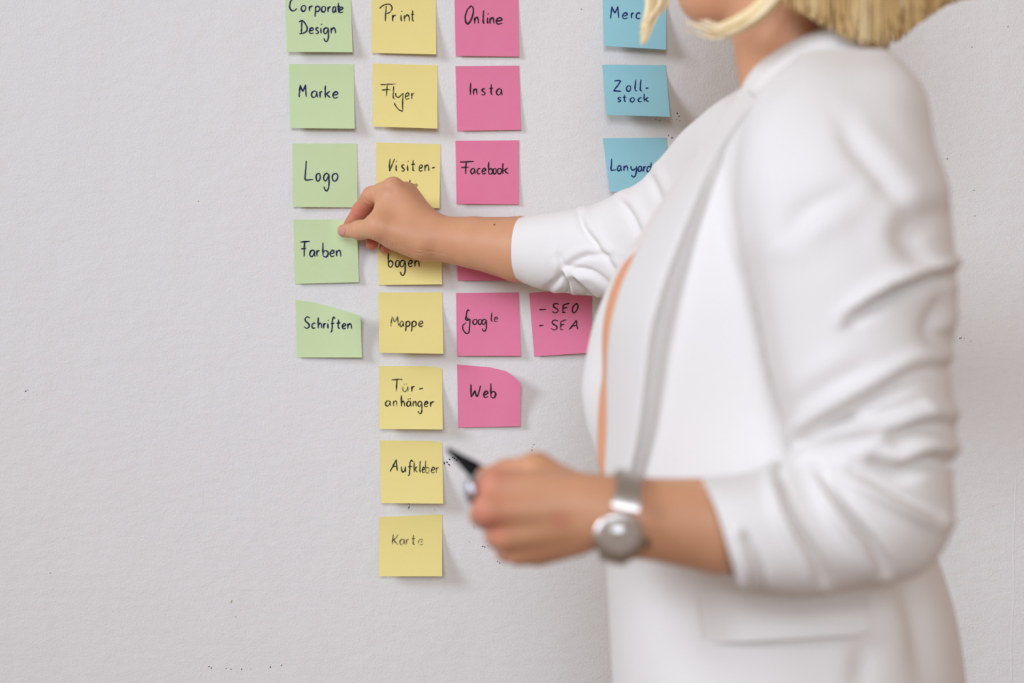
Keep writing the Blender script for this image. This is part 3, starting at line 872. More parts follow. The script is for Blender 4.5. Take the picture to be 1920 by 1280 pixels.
B.ellipsoid(H(-0.005, 0, 0.01), (0.094, 0.074, 0.098), 0.01, AX)
B.ellipsoid(H(0.040, 0, -0.045), (0.052, 0.056, 0.078), 0.02, AX)
for s in (-1, 1):
    B.cone(H(0.000, s * 0.052, -0.072), H(0.082, s * 0.012, -0.108), 0.020, 0.020, 0.018)      # jaw line
    B.ellipsoid(H(0.060, s * 0.036, -0.030), (0.026, 0.022, 0.022), 0.015, AX)                # cheek
    B.ellipsoid(H(0.080, s * 0.032, 0.008), (0.016, 0.018, 0.013), 0.010, AX, sub=True)       # eye socket
    B.ellipsoid(H(-0.008, s * 0.074, -0.012), (0.016, 0.006, 0.030), 0.006, AX)               # ear
B.ellipsoid(H(0.090, 0, -0.108), (0.024, 0.022, 0.022), 0.016, AX)                            # chin
B.cone(H(0.090, 0, 0.006), H(0.112, 0, -0.036), 0.008, 0.012, 0.010)                          # nose
for s in (-1, 1):
    B.ellipsoid(H(0.102, s * 0.010, -0.040), (0.009, 0.008, 0.007), 0.006, AX)
B.cone(H(0.093, -0.020, -0.069), H(0.093, 0.020, -0.069), 0.008, 0.008, 0.006)                # lips
B.cone(H(0.100, -0.014, -0.066), H(0.100, 0.014, -0.066), 0.006, 0.006, 0.004)
B.cone(H(0.098, -0.014, -0.076), H(0.098, 0.014, -0.076), 0.0065, 0.0065, 0.004)
# near arm
e_n = P(1672, 945, 0.755)
B.chain([(0.262, -0.71, 1.352), e_n], [0.048, 0.034], 0.02)
B.chain([e_n, P(1345, 985, 0.788), P(1200, 971, 0.797), P(1120, 957, 0.80)], [0.034, 0.0345, 0.0285, 0.0265], 0.003, (0, 1, 0), 0.85)
# near hand: back of the hand to the lens, fingers closed round the pen
kn = {'index': P(930, 908, 0.806), 'middle': P(917, 955, 0.815), 'ring': P(948, 1002, 0.808), 'little': P(972, 1030, 0.797)}
root = {'index': P(1085, 925, 0.803), 'middle': P(1090, 950, 0.806), 'ring': P(1090, 975, 0.804), 'little': P(1088, 995, 0.799)}
for nm, r0, r1 in (('index', 0.0150, 0.0115), ('middle', 0.0152, 0.0118), ('ring', 0.0150, 0.0112), ('little', 0.0140, 0.0112)):
    B.cone(root[nm], kn[nm], r0, r1, 0.006)
B.chain([kn['index'], P(902, 914, 0.774), P(904, 938, 0.755), P(924, 962, 0.746)], [0.0108, 0.0086, 0.0078, 0.0068], 0.004)
B.chain([kn['middle'], P(903, 966, 0.777), P(930, 980, 0.753), P(955, 979, 0.758)], [0.0112, 0.0088, 0.008, 0.007], 0.004)
B.chain([kn['ring'], P(931, 1006, 0.772), P(952, 1002, 0.750), P(972, 992, 0.757)], [0.0106, 0.0084, 0.0076, 0.0068], 0.004)
B.chain([kn['little'], P(950, 1034, 0.765), P(978, 1026, 0.748), P(998, 1018, 0.755)], [0.0102, 0.0076, 0.0068, 0.006], 0.004)
B.chain([P(1090, 930, 0.785), P(1005, 880, 0.780), P(948, 887, 0.765), P(908, 893, 0.748)], [0.0160, 0.0118, 0.0090, 0.0075], 0.008)
B.chain([P(1075, 1000, 0.79), P(1010, 1028, 0.785)], [0.016, 0.013], 0.010)
# far arm
e_f = P(1222, 452, 0.165)
B.chain([(0.256, -0.405, 1.335), e_f], [0.036, 0.031], 0.02)
B.chain([e_f, P(1080, 468, 0.115), P(975, 467.5, 0.090), P(890, 455, 0.078), P(815, 446, 0.069), P(785, 441, 0.066)], [0.033, 0.036, 0.0373, 0.0295, 0.0250, 0.0225], 0.003)
# far hand: thumb in front of the note's corner, index behind it
fk = {'index': P(737, 351, 0.068), 'middle': P(764, 360, 0.050), 'ring': P(779, 380, 0.034), 'little': P(788, 402, 0.021)}
fr = {'index': P(800, 432, 0.072), 'middle': P(803, 440, 0.062), 'ring': P(805, 447, 0.052), 'little': P(806, 455, 0.044)}
for nm, r0, r1 in (('index', 0.0165, 0.0112), ('middle', 0.0165, 0.0112), ('ring', 0.015, 0.0105), ('little', 0.0145, 0.0095)):
    B.cone(fr[nm], fk[nm], r0, r1, 0.018)
B.chain([fk['index'], P(696, 367, 0.045), P(676, 394, 0.026), P(657, 420, 0.0112)], [0.0114, 0.0103, 0.0094, 0.0078], 0.004)
B.chain([fk['middle'], P(716, 378, 0.020), P(701, 412, 0.014), P(697, 457, 0.024)], [0.0110, 0.0088, 0.0080, 0.0072], 0.003)
B.chain([fk['ring'], P(750, 396, 0.012), P(733, 432, 0.0115), P(722, 465, 0.020)], [0.0100, 0.0084, 0.0078, 0.0070], 0.003)
B.chain([fk['little'], P(768, 420, 0.010), P(758, 440, 0.010), P(748, 455, 0.014)], [0.0090, 0.0075, 0.007, 0.0064], 0.003)
B.chain([P(790, 452, 0.076), P(712, 425, 0.078), P(674, 431, 0.053), P(645, 432.5, 0.031)], [0.0185, 0.0145, 0.0098, 0.0078], 0.008)
B.cone(P(722, 385, 0.066), P(716, 415, 0.072), 0.0105, 0.0120, 0.012)                            # web of the thumb
B.cone(P(740, 395, 0.062), P(765, 425, 0.070), 0.017, 0.018, 0.014)                              # first interosseous
B.cone(P(735, 448, 0.070), P(790, 462, 0.068), 0.0105, 0.0130, 0.012)                            # ball of the thumb
bv, bf = B.mesh(2)
del B
# fine skin folds of the reaching hand: thumb joint, ball of the thumb, wrist, index joint
def crop(pts): return [(620 + x / 7.11, 320 + y / 7.11) for x, y in pts]


pv_ = project(bv)
m_ = (pv_[:, 0] > 615) & (pv_[:, 0] < 850) & (pv_[:, 1] > 325) & (pv_[:, 1] < 500) & (bv[:, 1] > -0.12)
sel = np.where(m_)[0]
fn = np.cross(bv[bf[:, 2]] - bv[bf[:, 0]], bv[bf[:, 3]] - bv[bf[:, 1]])
vn = np.zeros_like(bv)
for q in range(4): np.add.at(vn, bf[:, q], fn)
vn /= np.linalg.norm(vn, axis=1)[:, None] + 1e-12


def dist_line(pp, line):
    line = catmull(line, 14) if len(line) > 2 else np.array(line, float)
    best = np.full(len(pp), 1e9); tt = np.zeros(len(pp))
    for i in range(len(line) - 1):
        a, b = line[i], line[i + 1]; ab = b - a
        t = np.clip(((pp - a) @ ab) / (ab @ ab + 1e-9), 0, 1)
        d = np.linalg.norm(pp - (a + t[:, None] * ab), axis=1)
        k = d < best
        best = np.where(k, d, best); tt = np.where(k, (i + t) / (len(line) - 1), tt)
    return best, tt


dd = np.zeros(len(sel))
for pts, w_, dep in (([(255, 690), (270, 760), (290, 830), (312, 888)], 1.2, 0.0005), ([(300, 680), (318, 760), (332, 840)], 1.2, 0.0004), ([(215, 705), (236, 780), (240, 840)], 1.1, 0.0004),
                     ([(540, 845), (556, 912)], 1.2, 0.0006), ([(500, 850), (512, 900)], 1.1, 0.0004), ([(590, 870), (600, 930)], 1.1, 0.0004), ([(690, 900), (694, 970)], 1.1, 0.0004), ([(755, 930), (765, 1004)], 1.2, 0.0006),
                     ([(792, 940), (802, 1012)], 1.1, 0.0005), ([(830, 960), (842, 1020)], 1.2, 0.0006), ([(875, 975), (884, 1030)], 1.1, 0.0005), ([(650, 890), (660, 940)], 1.0, 0.0004),
                     ([(930, 960), (1000, 1030), (1080, 1100), (1180, 1145)], 1.3, 0.0007), ([(980, 960), (1060, 1050), (1160, 1100), (1300, 1085)], 1.4, 0.0007), ([(1100, 1045), (1250, 1065), (1400, 1085), (1520, 1110)], 1.5, 0.0005),
                     ([(430, 335), (470, 395), (560, 440)], 1.4, 0.0008), ([(572, 205), (566, 265), (588, 335)], 1.4, 0.0009), ([(305, 520), (350, 560)], 1.2, 0.0005)):
    d, t = dist_line(pv_[sel], crop(pts))
    dd += dep * np.exp(-(d / w_) ** 2) * np.sin(np.pi * np.clip(0.12 + 0.76 * t, 0, 1))
fwd = vn[sel, 1] < 0.1
sg_ = 1.0 if (vn[sel][:, 1] * 1.0)[np.argmin(bv[sel, 1])] < 0 else -1.0
bv[sel] -= vn[sel] * sg_ * (dd * ((vn[sel, 1] * sg_) < 0.1))[:, None]
person = fast_obj('person', bv, bf, [M['skin'], M['lip']])
tag(person, 'person in a white blazer reaching for a green note, holding a pen', 'person')
# redder knuckles and fingertips
blush = np.zeros(len(bv))
for c, r, a in ((P(910, 905, 0.80), 0.034, 0.65), (P(905, 965, 0.81), 0.034, 0.65), (P(915, 1003, 0.80), 0.022, 0.6), (P(960, 1040, 0.785), 0.025, 0.45), (P(950, 885, 0.765), 0.025, 0.35),
                (P(1050, 975, 0.82), 0.012, 0.35), (P(680, 388, 0.03), 0.034, 0.75), (P(655, 415, 0.01), 0.028, 0.85), (P(697, 455, 0.024), 0.024, 0.85), (P(722, 462, 0.020), 0.024, 0.85),
                (P(640, 433, 0.032), 0.016, 0.30), (P(738, 345, 0.07), 0.016, 0.12)):
    d = np.linalg.norm(bv - c, axis=1)
    blush = np.maximum(blush, a * (1 - smoothstep(r * 0.3, r, d)))
at = person.data.attributes.new('blush', 'FLOAT', 'POINT')
at.data.foreach_set('value', blush.astype(np.float32))
cen = bv[bf].mean(1)
lip_c = H(0.101, 0, -0.071)
li = (np.abs((cen - lip_c) @ lx) < 0.020) & (np.abs((cen - lip_c) @ uz) < 0.011 - 0.25 * np.abs((cen - lip_c) @ lx)) & (((cen - lip_c) @ fx) > -0.012)
person.data.polygons.foreach_set('material_index', li.astype(np.int32))
tree = BVHTree.FromPolygons([tuple(v) for v in bv], [tuple(int(i) for i in q) for q in bf])
CAMP = Vector((0, -DIST, CAM_Z))


def seen(tree, px, py):
    d = Vector(tuple(P(px, py, 0.0))) - CAMP
    h = tree.ray_cast(CAMP, d.normalized())
    return h[0], h[1]


h, n = seen(tree, 927, 421)
if h is not None:
    M['_mole'].inputs[1].default_value = tuple(h)
# eyes
ev, ef = [], []
for s in (-1, 1):
    for part, r, fwd in (('eye', 0.0118, 0.072), ):
        bm = bmesh.new(); bmesh.ops.create_uvsphere(bm, u_segments=20, v_segments=14, radius=r)
        c = H(fwd - 0.006, s * 0.031, 0.004)
        for v in bm.verts: v.co = Vector(tuple(np.array(v.co) + c))
        me = bpy.data.meshes.new('eye'); bm.to_mesh(me); bm.free()
        me.materials.append(M['eye']); me.materials.append(M['iris'])
        for p in me.polygons:
            p.use_smooth = True
            if (np.array(p.center) - c) @ fx > r * 0.82: p.material_index = 1
        o = bpy.data.objects.new('eye', me); C.objects.link(o); o.parent = person


# thumb nail of the reaching hand: a small curved plate lying on the skin
def patch(tree, name, outline_c, half_u, half_v, rot, mt, parent, lift=0.0006, n=9, power=2.6):
    front = np.zeros((n, n, 3)); ok = True
    for j in range(n):
        for i in range(n):
            a, b = 2 * i / (n - 1) - 1, 2 * j / (n - 1) - 1
            m = max(abs(a), abs(b)); l = (abs(a) ** power + abs(b) ** power) ** (1 / power)
            k = m / l if l > 0 else 0
            x, y = a * k * half_u, b * k * half_v
            px = outline_c[0] + x * math.cos(rot) - y * math.sin(rot)
            py = outline_c[1] + x * math.sin(rot) + y * math.cos(rot)
            h, nn = seen(tree, px, py)
            if h is None or h.y > -0.02:
                h, nn = seen(tree, outline_c[0], outline_c[1])
            front[j, i] = np.array(h) + np.array((CAMP - h).normalized()) * lift
    v, f = sheet(front, front + np.array([0, 0.0012, 0]))
    return mesh_obj(name, v, f, mt, parent)


patch(tree, 'thumbnail', (642.5, 434), 4.5, 7.5, 0.25, M['nail'], person)['label'] = 'pinkish thumb nail resting on the green note'


# ------------------------------------------------------------------ clothes
def loft(rings, n_th, n_s, power=2.0, front_shift=0.0):
    """rings: (A px, B px, gap, depth radius[, skew]) -> tube whose outline passes through A and B; returns grid (n_s, n_th, 3)."""
    R = np.array([[*r[0], *r[1], r[2], r[3], (r[4] if len(r) > 4 else 0.0)] for r in rings], float)
    R = catmull(R, n_s)
    out = np.zeros((n_s, n_th, 3))
    th = np.linspace(0, 2 * np.pi, n_th, endpoint=False)
    c, s = np.cos(th), np.sin(th)
    e = 2.0 / power
    c = np.sign(c) * np.abs(c) ** e; s = np.sign(s) * np.abs(s) ** e
    for i, (ax, ay, bx, by, g, d, sk) in enumerate(R):
        a, b = P(ax, ay, g), P(bx, by, g)
        m, u = (a + b) / 2, (a - b) / 2
        dv = np.array([sk, -1.0, 0.0]) * d
        out[i] = m + c[:, None] * u + s[:, None] * dv
    return out


def grid_normals(G, closed=True):
    du = (np.roll(G, -1, 1) - np.roll(G, 1, 1)) if closed else np.gradient(G, axis=1)
    dv = np.gradient(G, axis=0)
    n = np.cross(du, dv)
    n /= np.linalg.norm(n, axis=2)[..., None] + 1e-12
    cen = G.mean(1, keepdims=True)
    s = np.sign(((G - cen) * n).sum(2).mean())
    return n * s


def dist_poly(pp, line):
    """Distance and side of pixel points to a polyline."""
    line = catmull(line, 24) if len(line) > 2 else np.array(line, float)
    best = np.full(pp.shape[:-1], 1e9); tt = np.zeros(pp.shape[:-1]); side = np.zeros(pp.shape[:-1])
    m = len(line) - 1
    for i in range(m):
        a, b = line[i], line[i + 1]
        ab = b - a
        t = np.clip(((pp - a) @ ab) / (ab @ ab + 1e-9), 0, 1)
        e = pp - (a + t[..., None] * ab)
        d = np.linalg.norm(e, axis=-1)
        k = d < best
        best = np.where(k, d, best); tt = np.where(k, (i + t) / m, tt)
        side = np.where(k, np.sign(ab[0] * e[..., 1] - ab[1] * e[..., 0]), side)
    return best, tt, side


def fold(G, lines, both=False, closed=True):
    """Press folds into a cloth grid: each line is (points, width px, depth m, ridge m, side of the ridge)."""
    N = grid_normals(G, closed)
    pp = project(G)
    view = np.array([0, -DIST, CAM_Z]) - G
    face = (N * view).sum(2) > (-1e9 if both else 0.0)
    D = np.zeros(G.shape[:2])
    for pts, w, dep, ridge, sd in lines:
        d, t, side = dist_poly(pp, pts)
        env = np.sin(np.pi * np.clip(0.08 + 0.84 * t, 0, 1)) ** 0.7
        D -= dep * env * np.exp(-(d / w) ** 2)
        if ridge:
            D += ridge * env * np.exp(-((d - 2.0 * w) / (1.3 * w)) ** 2) * (side == sd)
    D = np.where(face, D, D * 0.0)
    return G + N * D[..., None]


def crumple(G, amp, scale, seed, axis=(1, 1, 1)):
    r = np.random.default_rng(seed)
    N = grid_normals(G)
    D = np.zeros(G.shape[:2])
    for _ in range(10):
        k = r.normal(size=3) * scale * np.array(axis)
        D += np.sin(G @ k + r.uniform(0, 6.28))
    return G + N * (amp * D / 3.0)[..., None]


def cloth_tube(name, G, parent, thick=0.003, inner_end=None):
    """Closed tube wall: outer grid plus an inner grid, joined at both ends."""
    n_s, n_t = G.shape[:2]
    I = G - grid_normals(G) * thick
    v = np.vstack([G.reshape(-1, 3), I.reshape(-1, 3)])
    n = n_s * n_t
    f = grid_faces(n_t, n_s, True) + [tuple(reversed(q)) for q in grid_faces(n_t, n_s, True, n)]
    for row in (0, n_s - 1):
        for i in range(n_t):
            a, b = row * n_t + i, row * n_t + (i + 1) % n_t
            f.append((a, b, b + n, a + n) if row else (b, a, a + n, b + n))
    return mesh_obj(name, v, f, M['cloth'], parent)


# trunk of the blazer: rings by height; front x, back x in pixels at the body's middle plane
GB_ = 0.54
TR_ = [  # py, front, back, half width, opening half angle near, opening far
    (150, 1440, 1600, 0.070), (178, 1400, 1650, 0.105), (205, 1372, 1672, 0.135), (250, 1335, 1690, 0.160), (330, 1275, 1705, 0.176), (400, 1228, 1712, 0.182), (470, 1187, 1715, 0.184),
    (560, 1150, 1715, 0.180), (650, 1134, 1710, 0.174), (800, 1132, 1700, 0.166), (950, 1136, 1712, 0.166), (1060, 1138, 1748, 0.172), (1150, 1143, 1772, 0.180),
    (1280, 1150, 1787, 0.188), (1450, 1160, 1792, 0.192), (1640, 1168, 1786, 0.194)]


def trunk(rings, n_th, n_s, gap0=lambda z: 0.0, grow=0.0, power=2.35):
    R = catmull(np.array(rings, float), n_s)
    out = np.zeros((n_s, n_th, 3))
    for i, (py, fr_, bk, w) in enumerate(R):
        a, b = P(fr_, py, GB_), P(bk, py, GB_)
        m = (a + b) / 2; hx = (b[0] - a[0]) / 2 + grow
        g0 = gap0(py)
        th = np.linspace(g0[0], 2 * np.pi - g0[1], n_th)       # 0 = front, quarter turn = near side
        c, s = np.cos(th), np.sin(th)
        e = 2.0 / power
        out[i, :, 0] = m[0] - np.sign(c) * np.abs(c) ** e * hx
        out[i, :, 1] = -GB_ - np.sign(s) * np.abs(s) ** e * (w + grow)
        out[i, :, 2] = m[2]
    return out


def opening(py):
    t = smoothstep(250, 520, py) * (1 - smoothstep(880, 960, py))
    c = 0.02 - 0.018 * smoothstep(900, 960, py)
    return (c + 0.14 * t, c + 0.11 * t)


T = trunk(TR_, 150, 170, opening)
T = fold(T, [([(1352, 300), (1362, 400), (1405, 520), (1440, 640), (1470, 760), (1490, 840)], 12, 0.006, 0, 1),
             ([(1390, 1120), (1500, 1128), (1640, 1105), (1740, 1070)], 22, 0.006, 0, 1),
             ([(1700, 1090), (1725, 1180), (1735, 1280)], 26, 0.008, 0.003, 1),
             ([(1620, 1210), (1610, 1290)], 18, 0.005, 0.002, 1),
             ([(1290, 1080), (1285, 1180), (1290, 1280)], 40, 0.004, 0, 1)], closed=False)
Ti = T - grid_normals(T, False) * 0.003
tv, tf = sheet(T, Ti)
blazer = mesh_obj('blazer', tv, tf, M['cloth'], person)
ttree = BVHTree.FromPolygons([tuple(v) for v in T.reshape(-1, 3)], grid_faces(150, 170))

# near sleeve
near = [((1500, 100), (1668, 100), 0.660, 0.020), ((1440, 150), (1712, 152), 0.690, 0.045), ((1400, 220), (1737, 225), 0.715, 0.062), ((1378, 330), (1760, 320), 0.735, 0.072),
        ((1386, 430), (1779, 430), 0.745, 0.074), ((1410, 520), (1786, 515), 0.75, 0.073), ((1432, 610), (1782, 620), 0.752, 0.072), ((1452, 700), (1776, 712), 0.754, 0.071),
        ((1478, 780), (1785, 800), 0.757, 0.071), ((1488, 835), (1783, 890), 0.760, 0.070), ((1478, 862), (1778, 985), 0.764, 0.068), ((1455, 872), (1725, 1068), 0.770, 0.064),
        ((1425, 880), (1600, 1098), 0.777, 0.060), ((1390, 887), (1490, 1113), 0.784, 0.055), ((1350, 892), (1420, 1106), 0.789, 0.048), ((1316, 895), (1374, 1086), 0.792, 0.040)]
S = loft(near, 140, 240, 2.2)
S = crumple(S, 0.0012, 38, 3)
S = fold(S, [([(1800, 512), (1730, 530), (1660, 560), (1600, 600)], 10.2, 0.0150, 0.0119, 1),
             ([(1790, 400), (1740, 410), (1700, 440), (1730, 490)], 24, 0.0080, 0.0030, 1),
             ([(1700, 400), (1650, 330), (1600, 270), (1580, 230)], 18, 0.0040, 0.0020, 1),
             ([(1790, 690), (1720, 700), (1640, 745), (1560, 790), (1500, 830)], 13, 0.0100, 0.0060, 1),
             ([(1790, 640), (1750, 620), (1770, 560)], 20, 0.0080, 0.0030, 1),
             ([(1480, 845), (1510, 815), (1560, 792), (1640, 778), (1720, 760)], 10, 0.0090, 0.0050, 1),
             ([(1790, 800), (1730, 800), (1680, 820)], 11.9, 0.0120, 0.0085, 1),
             ([(1790, 870), (1740, 865), (1690, 885), (1640, 870)], 13.6, 0.0150, 0.0102, 1),
             ([(1460, 890), (1480, 960), (1520, 1030), (1545, 1080)], 9.35, 0.0090, 0.0085, 1),
             ([(1545, 890), (1580, 950), (1630, 1010), (1660, 1060)], 10.2, 0.0120, 0.0102, 1),
             ([(1600, 880), (1680, 920), (1760, 960)], 11.05, 0.0105, 0.0085, 1),
             ([(1400, 1010), (1420, 1060), (1425, 1100)], 10.2, 0.0075, 0.0051, 1),
             ([(1620, 690), (1560, 720), (1500, 760)], 18, 0.0035, 0.0020, 1),
             ([(1480, 430), (1520, 390), (1580, 360)], 20.4, 0.0045, 0.0034, 1)])
cloth_tube('sleeve', S, blazer)

# far sleeve
far = [((980, 405), (976, 527), 0.090, 0.0415, -0.28), ((1012, 398), (1012, 541), 0.098, 0.044, -0.2), ((1060, 392), (1062, 549), 0.108, 0.048, -0.1), ((1110, 383), (1112, 555), 0.125, 0.052, 0),
       ((1150, 366), (1164, 562), 0.15, 0.056, 0), ((1202, 337), (1235, 566), 0.20, 0.060, 0.1), ((1246, 287), (1305, 548), 0.26, 0.062, 0.1), ((1292, 235), (1365, 500), 0.325, 0.062, 0), ((1345, 192), (1435, 440), 0.39, 0.060, 0), ((1395, 160), (1480, 400), 0.45, 0.050, 0)]
S2 = loft(far, 140, 220, 2.1)
S2 = crumple(S2, 0.0006, 45, 5)
S2 = fold(S2, [([(1160, 520), (1125, 470), (1095, 430), (1085, 400)], 7, 0.005, 0.003, 1),
               ([(1150, 540), (1110, 510), (1060, 500), (1050, 480)], 6, 0.004, 0.003, -1),
               ([(1066, 556), (1062, 530), (1050, 505)], 5, 0.006, 0.003, 1),
               ([(1110, 556), (1085, 535), (1070, 515)], 6, 0.006, 0.003, 1),
               ([(1200, 440), (1180, 400), (1160, 375)], 8, 0.005, 0.003, 1),
               ([(1020, 545), (1040, 530), (1055, 515)], 6, 0.004, 0.002, 1),
               ([(1240, 380), (1225, 345), (1215, 325)], 9, 0.004, 0.003, 1),
               ([(1150, 480), (1100, 480), (1060, 500)], 6, 0.003, 0.002, 1)])
cloth_tube('sleeve', S2, blazer)

# collar standing round the neck and falling onto the shoulders
n_c = 90
th = np.linspace(0.10, 2 * np.pi - 0.10, n_c)


def neck_ring(front, back, w, e=2.0):
    a, b = P(*front, GB_), P(*back, GB_)
    c, s = np.cos(th), np.sin(th)
    t = ((1 - c) / 2)[:, None]
    p = a * (1 - t) + b * t
    p[:, 2] = (a[2] * (1 - t ** 0.55) + b[2] * t ** 0.55)[:, 0]
    p[:, 1] = -GB_ - s * w
    return p


rows = catmull(np.array([neck_ring((1402, 176), (1618, 92), 0.056).ravel(), neck_ring((1397, 164), (1622, 50), 0.060).ravel(), neck_ring((1391, 162), (1634, 46), 0.067).ravel(),
                         neck_ring((1380, 195), (1652, 66), 0.082).ravel(), neck_ring((1372, 238), (1660, 98), 0.096).ravel()]), 26).reshape(26, n_c, 3)
ci = rows.copy(); ci[:, :, 2] -= 0.006
cv, cf = sheet(rows, ci)
mesh_obj('collar', cv, cf, M['cloth'], blazer)


# lapels: cloth rolled outward from the front edge
def lapel(inner, outer, gap_of, lift_rows, n_s=90, fade=lambda s: 1.0):
    ii = catmull(inner, n_s); oo = catmull(outer, n_s)
    n_t = len(lift_rows)
    G = np.zeros((n_s, n_t, 3))
    for i in range(n_s):
        for j, (t, l) in enumerate(lift_rows):
            p = ii[i] * (1 - t) + oo[i] * t
            g = gap_of(p[0], p[1], i / (n_s - 1), t)
            G[i, j] = P(p[0], p[1], g + l * fade(i / (n_s - 1)))
    return G


def near_gap(px, py, s, t):
    for dx in (0, 12, 26, 45, 70, 100):
        h, n = seen(ttree, px + dx, py)
        if h is not None and h.y < -0.5:
            return -h.y - 0.0009 * dx * 0.38 * 4
    return 0.60


inner = [(1396, 162), (1345, 232), (1292, 312), (1242, 392), (1200, 465), (1168, 530), (1150, 590), (1143, 640), (1140, 720), (1138, 800), (1134, 880), (1137, 945)]
outer = [(1420, 190), (1385, 235), (1352, 290), (1330, 345), (1296, 440), (1268, 520), (1247, 590), (1236, 640), (1226, 710), (1213, 800), (1194, 880), (1172, 945)]
prof = [(-0.03, -0.004), (0.0, 0.006), (0.04, 0.009), (0.10, 0.011), (0.25, 0.014), (0.45, 0.020), (0.62, 0.025), (0.74, 0.0275), (0.785, 0.0270), (0.815, 0.0235), (0.86, 0.013), (0.91, 0.003), (1.0, -0.003)]
# depth of the chest under the lapel, evened out across and along it
ts_ = np.linspace(0, 1, 9); ns_ = 60
ii_, oo_ = catmull(inner, ns_), catmull(outer, ns_)
raw = np.array([[near_gap(*(ii_[a] * (1 - t) + oo_[a] * t), 0, t) for t in ts_] for a in range(ns_)])
cf_ = np.array([np.polyfit(ts_, np.median(raw[max(0, a - 3):a + 4], axis=0), 2) for a in range(ns_)])
for _ in range(40):
    cf_[1:-1] = 0.25 * cf_[:-2] + 0.5 * cf_[1:-1] + 0.25 * cf_[2:]
sn_ = np.linspace(0, 1, ns_)


def chest_gap(px, py, s_, t):
    a, b, c = [np.interp(s_, sn_, cf_[:, q]) for q in range(3)]
    return a * t * t + b * t + c


LG = lapel(inner, outer, chest_gap, prof, fade=lambda s: 0.45 + 0.55 * smoothstep(0.05, 0.35, s))
lv, lf = sheet(LG, LG + np.array([0, 0.003, 0]))
mesh_obj('lapel', lv, lf, M['cloth'], blazer)

inner = [(1300, 300), (1230, 420), (1185, 500), (1165, 560), (1160, 640), (1160, 720), (1160, 800), (1160, 880), (1165, 1000)]
outer = [(1290, 290), (1215, 410), (1160, 490), (1130, 560), (1110, 620), (1095, 690), (1091, 740), (1101, 800), (1117, 850)]
outer = [(1290, 300), (1212, 420), (1158, 500), (1132, 555), (1112, 610), (1097, 680), (1091, 735), (1100, 795), (1118, 850), (1126, 900), (1135, 1000)]
inner = [(1300, 305), (1225, 430), (1180, 510), (1162, 565), (1150, 620), (1148, 680), (1146, 735), (1148, 795), (1150, 850), (1155, 900), (1160, 1000)]
FG = lapel(inner, outer, lambda x, y, s, t: 0.470 + 0.0 * t, [(0, 0.022), (0.2, 0.021), (0.4, 0.018), (0.6, 0.013), (0.8, 0.005), (0.93, -0.003), (1.0, -0.008)])
fv, ff = sheet(FG, FG + np.array([0.001, 0.004, 0]))
mesh_obj('lapel', fv, ff, M['cloth'], blazer)

# flap of the side pocket
n = 30
PG = np.zeros((n, n, 3))
for j in range(n):
    for i in range(n):
        u, v = i / (n - 1), j / (n - 1)
        top = np.array([1305 + 318 * u, 1122 - 24 * u]); bot = np.array([1318 + 312 * u, 1207 - 18 * u])
        r_ = 0.10
        vv = v * (1 - 0.12 * max(0, (u - (1 - r_)) / r_) ** 2 - 0.12 * max(0, (r_ - u) / r_) ** 2)
        p = top * (1 - vv) + bot * vv
        h, nn = seen(ttree, *p)
        PG[j, i] = np.array(h) + np.array((CAMP - h).normalized()) * (0.001 + 0.013 * v * smoothstep(0.0, 0.25, u))
pv, pf = sheet(PG, PG + np.array([0, 0.003, 0]))
mesh_obj('pocket_flap', pv, pf, M['cloth'], blazer)

# blouse
BL_ = [(215, 1490, 1600, 0.06), (300, 1400, 1640, 0.12), (400, 1285, 1670, 0.15), (450, 1222, 1680, 0.155), (480, 1182, 1685, 0.158), (510, 1160, 1690, 0.16), (560, 1141, 1690, 0.16), (620, 1130, 1690, 0.16), (700, 1130, 1685, 0.155),
       (740, 1125, 1682, 0.152), (800, 1121, 1680, 0.15), (880, 1123, 1680, 0.145), (940, 1150, 1680, 0.145), (1000, 1180, 1690, 0.15), (1200, 1190, 1740, 0.155)]
BG = trunk(BL_, 120, 110, lambda z: (0.0, 0.0), power=2.0)
bvv, bff = BG.reshape(-1, 3), grid_faces(120, 110)
mesh_obj('blouse', bvv, bff, M['peach'], person)

# trousers and shoes (below the frame)
Tf = Field(steps((0.05, 0.42, 0.008)), steps((-0.80, -0.28, 0.008)), steps((0.02, 1.06, 0.010)))
Tf.ellipsoid((0.238, YB, 0.93), (0.118, 0.165, 0.11), 0.03)
for s in (-1, 1):
    y = YB + s * 0.088
    Tf.chain([(0.24, y, 0.86), (0.235, y, 0.48), (0.255, y, 0.10)], [0.090, 0.070, 0.062], 0.03)
v_, f_ = Tf.mesh(2)
fast_obj('trousers', v_, f_, [M['trouser']], person)
for s in (-1, 1):
    y = YB + s * 0.085
    Sf = Field(steps((0.03, 0.36, 0.005)), steps((y - 0.07, y + 0.07, 0.005)), steps((-0.02, 0.14, 0.005)))
    Sf.chain([(0.285, y, 0.045), (0.20, y, 0.045), (0.09, y, 0.034)], [0.044, 0.046, 0.032], 0.02)
    Sf.cone((0.10, y, -0.06), (0.28, y, -0.06), 0.06, 0.06, 0.004, sub=True)
    v_, f_ = Sf.mesh(1)
    fast_obj('shoe', v_, f_, [M['shoe']], person)

# hair: a chin-length bob of separate locks over a close cap
parts, tones = [], []


def lock(pts, r0, r1, tone, sides=5, n=14):
    c = catmull(pts, n)
    t = np.linspace(0, 1, n)
    rad = (r0 * (1 - t) + r1 * t) * np.clip(1.25 * np.sin(np.pi * np.clip(t * 0.8 + 0.2, 0, 1)) ** 0.5, 0.15, 1.1)
    rad[-1] = 0.0006
    v, f = tube(c, rad, sides)
    parts.append((v, f)); tones.extend([tone] * len(v))


